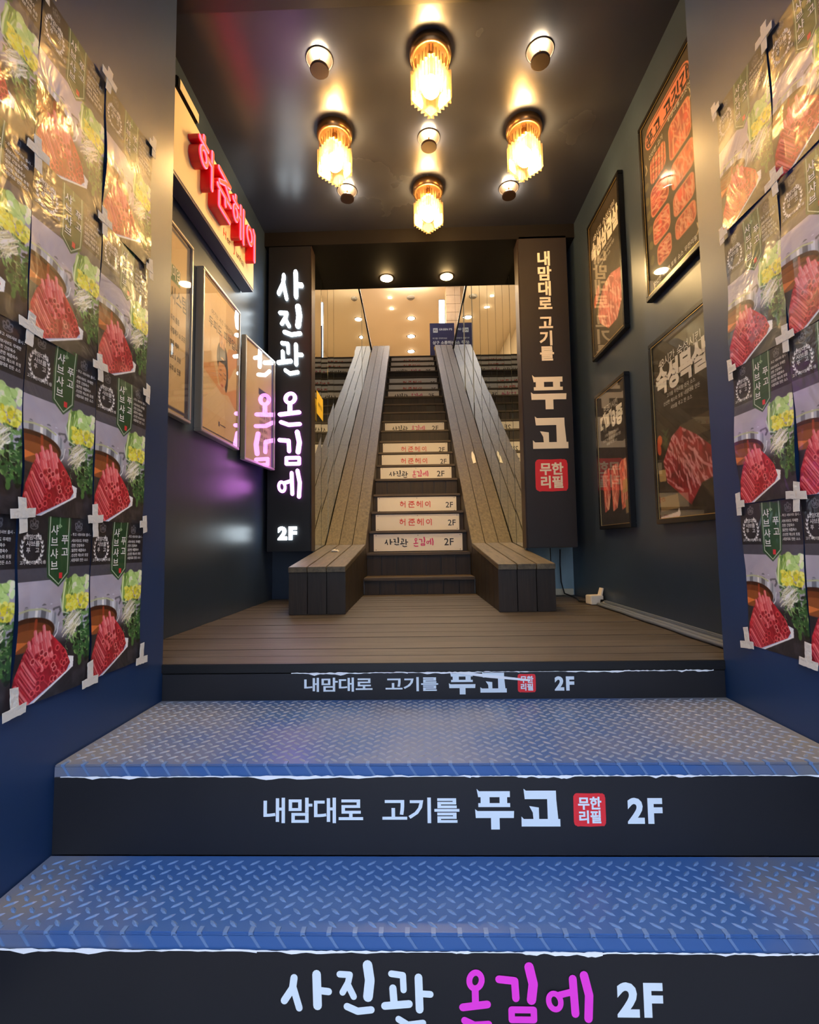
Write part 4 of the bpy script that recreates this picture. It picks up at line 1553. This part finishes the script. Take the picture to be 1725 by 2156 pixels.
for i in range(90):
    x, y = .78 + rs.uniform(-.07, .07), .61 + rs.uniform(-.04, .05)
    q = rs.uniform(.03, .13)
    cv.line([(x + .04, V_(y - .02)), (x - q * .5, V_(y + .012)), (x - q, V_(y + rs.uniform(.012, .05)))], rs.uniform(.004, .009), [(236, 234, 206), (200, 196, 156), (248, 246, 230), (150, 150, 110)][rs.randint(4)])
for i in range(50):
    x, y = rs.uniform(.80, 1.0), rs.uniform(.65, .86)
    cv.ell(x, V_(y), rs.uniform(.012, .05), rs.uniform(.010, .03), [(26, 54, 28), (58, 96, 44), (12, 20, 14), (36, 70, 34)][rs.randint(4)], rs.uniform(-1.5, 1.5), al=.9)
# plate and pyramid of rolled meat
cv.poly([(.10, V_(1.0)), (.26, V_(1.0)), (.755, V_(.872)), (.765, V_(.815)), (.60, V_(.79)), (.0, V_(.93))], (220, 228, 244))
cv.poly([(.16, V_(1.0)), (.24, V_(1.0)), (.72, V_(.87)), (.70, V_(.85))], (168, 178, 206))
pyr = [(-.02, V_(.985)), (.02, V_(.84)), (.10, V_(.735)), (.16, V_(.69)), (.20, V_(.655)), (.25, V_(.64)), (.36, V_(.62)), (.46, V_(.66)), (.58, V_(.72)), (.66, V_(.77)), (.715, V_(.845)), (.66, V_(.885)), (.20, V_(.998)), (.0, V_(.998))]
m = cv.mask(pyr)
streaks(cv, m, (150, 22, 34), (206, 70, 76), 50, 1.0, .012, 8, .4)
keep = cv.c.copy()
for i in range(9):
    x0, y0 = .215 + (i % 5) * .045 - .03 * (i // 5), .645 + .012 * (i % 2) + .05 * (i // 5)
    cv.line([(x0, V_(y0)), (x0 + .07, V_(y0 + .13))], .050, [(196, 66, 74), (214, 92, 96), (176, 44, 54)][i % 3])
    cv.line([(x0 + .012, V_(y0)), (x0 + .075, V_(y0 + .12))], .008, (232, 150, 150), .8)
for i in range(7):
    x0, y0 = .15 - .022 * i, .70 + .038 * i
    cv.line([(x0, V_(y0)), (x0 + .17, V_(y0 + .125))], .046, [(186, 60, 68), (168, 42, 52), (202, 84, 88)][i % 3])
    cv.line([(x0, V_(y0 + .008)), (x0 + .17, V_(y0 + .13))], .007, (110, 12, 24), .9)
    cv.line([(x0 + .01, V_(y0 - .004)), (x0 + .16, V_(y0 + .11))], .006, (226, 140, 142), .6)
for i in range(44):
    u, v = rs.uniform(.22, .70), rs.uniform(.74, .97)
    cv.ell(u, V_(v), .028, .030, (112, 10, 22), .3, al=.8)
    cv.ringe(u, V_(v), .024, .028, .009, [(222, 84, 84), (196, 50, 58), (236, 130, 124)][rs.randint(3)], .4, .85)
cv.c = keep * (1 - m[..., None]) + cv.c * m[..., None]
for x0, y0, L_ in ((.235, .625, .05), (.345, .605, .06), (.30, .64, .04), (.165, .675, .035), (.42, .645, .035)):
    cv.line([(x0, V_(y0)), (x0 + .022, V_(y0 + L_))], .040, (206, 92, 98))
    cv.line([(x0 + .010, V_(y0)), (x0 + .030, V_(y0 + L_))], .008, (238, 170, 168), .8)
# header ornaments
for cx in (.19, .80):
    for k in range(3):
        cv.ringe(cx + (k - 1) * .028, V_(.045) - (.02 if k == 1 else 0), .018, .030, .008, (92, 92, 96), (k - 1) * .5)
    cv.ringe(cx, V_(.060), .045, .028, .008, (92, 92, 96))
for sg in (-1, 1):
    for k in range(8):
        ph = R(-68 + k * 17.5)
        cx, cy = .178 + sg * .128 * math.cos(ph), V_(.178) - .150 * math.sin(ph)
        tg = math.atan2(-math.cos(ph) * .150, -sg * math.sin(ph) * .128)
        for q in (-.55, .55):
            cv.ell(cx + .012 * math.cos(tg + q), cy + .012 * math.sin(tg + q), .0195, .0075, (226, 226, 222), tg + q)
pen = [(.385, -.01), (.675, -.01), (.660, V_(.325)), (.522, V_(.392)), (.372, V_(.330))]
cv.poly([((x - .52) * 1.10 + .52, y * 1.018) for x, y in pen], (34, 62, 38))
cv.poly(pen, (28, 58, 34))
ins = [(.398, 0), (.388, V_(.325)), (.522, V_(.383)), (.648, V_(.320)), (.662, 0)]
cv.line(ins, .008, (190, 206, 180))
cv.line([(.53, 0), (.53, V_(.04))], .012, (120, 150, 110), .7)
for dx, dy in ((0, 0), (.018, .012), (-.018, .012), (0, .024)):
    cv.ell(.53 + dx, V_(.045) + dy, .010, .010, (130, 160, 120))
cv.rect(.525, V_(.318), .575, V_(.352), (188, 34, 44))


cv.c = np.clip(1.18 * np.clip(cv.c, 0, 1) ** .82 - .035, 0, 1)


def sheet_disp(var):
    ph = var * 1.7
    def d(x, z):
        u, v = x / SW + .5, z / SH
        e = .0024 + .0022 * math.sin(3.1 * u + 5 * v + ph) + .0018 * math.sin(9.0 * v - 4.0 * u + 2 * ph)
        e += .0075 * max(0, abs(u - .5) * 2 - .70) ** 1 * (1 + math.sin(7 * v + ph)) * (.5 + .5 * math.sin(ph + 2)) 
        return max(.0008, e)
    return d


def sheet_text(k):
    parts = []
    def T(s, size, x, y, bold=0.0, al='c', tr=-.04, sx=1.0):
        v, f = text2(s, size, bold, al, tr, sx)
        parts.append((v, f, (x - .5) * SW, SH * (1 - y)))
    for i, c in enumerate('샤브샤브'):
        T(c, .0245, .455, .098 + i * .067, .016)
    T('푸', .0235, .600, .150, .016)
    T('고', .0235, .600, .222, .016)
    T('내맘대로', .0125, .180, .130, .012)
    T('샤브를', .0135, .180, .165, .012)
    T('푸   고', .0125, .180, .200, .012)
    T('고기 무한리필 전국 1등', .0088, .185, .262, .012, sx=.86)
    T('- 푸고 샤브샤브 출시 -', .0082, .835, .105, .010, sx=.86)
    for i, s in enumerate(['샤브샤브도 무제한', '진한 간장육수', '얼큰한 매콤육수', '신선한 채소와 토핑', '내맘대로 만든 소스']):
        T('.' + s, .0086, .690, .142 + i * .029, .012, 'l', sx=.84)
    return merge2(*parts)


st_txt = sheet_text(0)
N_VAR = 4
sheet_me, text_me = [], []
for var in range(N_VAR):
    dsp = sheet_disp(var)
    me = cv.sheet('poster_sheet', SW, 'paper', None, y=0.0, disp=dsp, z0=SH, mesh_only=True)
    me.materials.append(MT['paper'])
    sheet_me.append(me)
    v3 = [(q[0], -dsp(q[0], q[1]) - .0007, q[1]) for q in st_txt[0]]
    tm = bpy.data.meshes.new('lettering')
    tm.from_pydata(v3, [], st_txt[1])
    tm.materials.append(MT['sheetback'])
    text_me.append(tm)

rows_l = ['lowest row', 'second row up', 'third row up', 'top row']


def hang_sheets(X, rotz, ys, zs, side, grp):
    n = 0
    for ci, (ya, yb, cname) in enumerate(ys):
        for ri in range(4):
            lab = 'glossy shabu-shabu sheet on the %s, %s, %s' % (side, rows_l[ri], cname)
            yc = (ya + yb) / 2
            var = (ci * 3 + ri * 5 + (0 if X < 0 else 2)) % N_VAR
            sh = link('poster_sheet', sheet_me[var], None, None, (X, yc, zs[ri]), rotz + R(random.uniform(-.25, .25)))
            sh.rotation_euler = (0, R(0), rotz)
            tag(sh, lab, 'poster', grp)
            sh.location = (X + (.0012 * ((ci + ri) % 2) + .0006) * (1 if X < 0 else -1), yc, zs[ri] + random.uniform(-.003, .003))
            tx = link('lettering', text_me[var], None, sh)


LZ = [.048, .448, .846, 1.242]
RZ = [.076, .480, .882, 1.300]
LYS = [(1.185, 1.405, 'column beside the inner corner'), (.965, 1.182, 'middle column'), (.745, .962, 'column nearest the street')]
RYS = [(1.192, 1.410, 'column beside the inner corner'), (.972, 1.190, 'column nearest the street')]
hang_sheets(XL, R(90), LYS, LZ, 'photo studio side', 'shabu-shabu sheets on the photo studio side wall')
hang_sheets(XR, R(-90), RYS, RZ, 'refill sign side', 'shabu-shabu sheets on the refill sign side wall')


def tape_cross(X, y, z, rotz, full, label, grp):
    rs = random.Random(int(y * 991 + z * 377))
    t = thing('masking_tape', label, 'tape', (X, y, z), rotz, grp)
    def strip(L, ang, cx, cz, yy, w=.020):
        c, s = math.cos(ang), math.sin(ang)
        n = 8
        pts_a, pts_b = [], []
        for i in range(n + 1):
            u = -L / 2 + L * i / n
            wob = rs.uniform(-.0008, .0008)
            e = rs.uniform(-.002, .002) if i in (0, n) else 0
            pts_a.append((cx + (u + e) * c - (-w / 2 + wob) * s, cz + (u + e) * s + (-w / 2 + wob) * c))
            pts_b.append((cx + (u - e) * c - (w / 2 + wob) * s, cz + (u - e) * s + (w / 2 + wob) * c))
        MB().prism(pts_a + pts_b[::-1], yy - .0007, yy, 'y').build('tape_strip', 'tape', t)
    a = rs.uniform(-.12, .12)
    if full == 'cross':
        strip(rs.uniform(.068, .085), math.pi / 2 + a, 0, 0, -.0125)
        strip(rs.uniform(.055, .066), a, 0, .004, -.0135)
    elif full == 'foot':
        strip(.055, math.pi / 2 + a, 0, .014, -.0115)
        strip(.056, a, 0, -.008, -.0125)
    else:
        strip(rs.uniform(.05, .07), math.pi / 2 + a, 0, 0, -.0115)
        strip(.034, a, full, .0, -.0125)


for X, rz, yedges, zed, side in ((XL, R(90), (1.402, 1.184, .964), LZ, 'photo studio side'), (XR, R(-90), (1.408, 1.191), RZ, 'refill sign side')):
    grp = 'white tape holding the sheets on the %s wall' % side
    top = zed[-1] + SH
    for j, y in enumerate(yedges):
        sgn = -.010 if X < 0 else .010
        for i, z in enumerate(list(zed) + [top]):
            lab = 'masking tape at %s, %s, %s' % (('foot', 'first joint up', 'second joint up', 'third joint up', 'top edge')[i], ('sheet edge beside the inner corner', 'seam next to the corner column', 'seam nearest the street')[j], side)
            mode = 'cross'
            if j == 0:
                mode = sgn
            if i == 0:
                mode = 'foot'
            tape_cross(X, y, z + (.0 if i else .008), rz, mode, lab, grp)

# ------------------------------------------------------------------ small things
t = thing('yellow_notice', 'small yellow notice stuck on the first mirror beside the photo studio light box', 'notice', (-.738, 3.43, 1.325), R(90) + WR)
MB().box(-.115, .115, -.004, -.001, 0, .165).build('card', 'yellow', t)
flat('small_lettering', text2('머리 조심', .036, .01, 'c', -.02), -.0046, 'inkblack', t, 0, .065)

ob = thing('junction_box', 'broken ivory junction box on the deck at the foot of the poster wall', 'junction box', (1.045, 2.93, 0), R(8))
MB().box(-.045, .035, -.035, .035, .004, .058).build('case', 'plastic', ob, bevel=.004)
MB().prism([(.026, .058), (.036, .058), (.046, .098), (.040, .100)], -.02, .02, 'y').build('raised_lid', 'plastic', ob)
MB().box(.012, .046, -.042, -.0352, .010, .034).build('socket', 'blackframe', ob, bevel=.002)
MB().tube([(.02, -.045, .012), (.035, -.058, .016), (.045, -.052, .010)], .009, 8).build('plug', 'plastic', ob, smooth=True)
cb = thing('power_cable', 'black cable hanging from the brown refill sign to the junction box', 'cable', (1.0, 3.40, 0))
MB().tube([(-.02, 0, .33), (-.018, .02, .22), (-.012, .03, .10), (0.0, .0, .02), (.03, -.10, .008), (.02, -.22, .007), (-.01, -.34, .007), (0.01, -.44, .012)], .005, 8).build('cable_run', 'cable', cb, smooth=True)
MB().tube([(-.075, .05, .34), (-.072, .06, .20), (-.07, .065, .06)], .003, 6).build('thin_wire', 'cable', cb, smooth=True)
tag(MB().box(.76, 1.09, 3.478, 3.499, 0, .045).build('baseboard_back', 'cream', bevel=.003), 'cream skirting below the pale blue wall patch', 'skirting', kind='structure')

rs = random.Random(2)
def crumple(name, label, loc, r, mat):
    bm = bmesh.new()
    bmesh.ops.create_icosphere(bm, subdivisions=3, radius=r)
    for v in bm.verts:
        k = .55 + .9 * rs.random()
        v.co = Vector((v.co.x * k * 1.4, v.co.y * k, max(-.006, v.co.z * k * .6)))
    bm.normal_update()
    zmin = min(v.co.z for v in bm.verts)
    for v in bm.verts:
        v.co.z -= zmin
    me = bpy.data.meshes.new(name)
    bm.to_mesh(me)
    bm.free()
    return tag(link(name, me, mat, None, loc), label, 'litter')


zt_ = lambda y: ZBF + (ZBS - ZBF) * (y - BF) / (BS - BF)
crumple('crumpled_tissue', 'small crumpled tissue lying on the bench beside the photo studio light box', (-.602, 3.30, zt_(-.30) + .001), .016, 'tissue')
sl = (ZE - ZBS) / (SE - BS)
yy = 1.35
t = thing('paper_scrap', 'torn white paper scrap on the plank slope on the refill sign side', 'litter', Matrix.Translation(WELL) @ Matrix.Rotation(WR, 4, 'Z') @ Vector((.60, yy, ZBS + sl * (yy - BS) + .002)), WR)
t.rotation_euler = (math.atan(sl), 0, WR)
MB().prism([(-.012, -.14), (.018, -.12), (.022, .05), (.010, .15), (-.004, .10), (-.014, 0)], 0, .0015, 'z').build('paper', 'tissue', t)
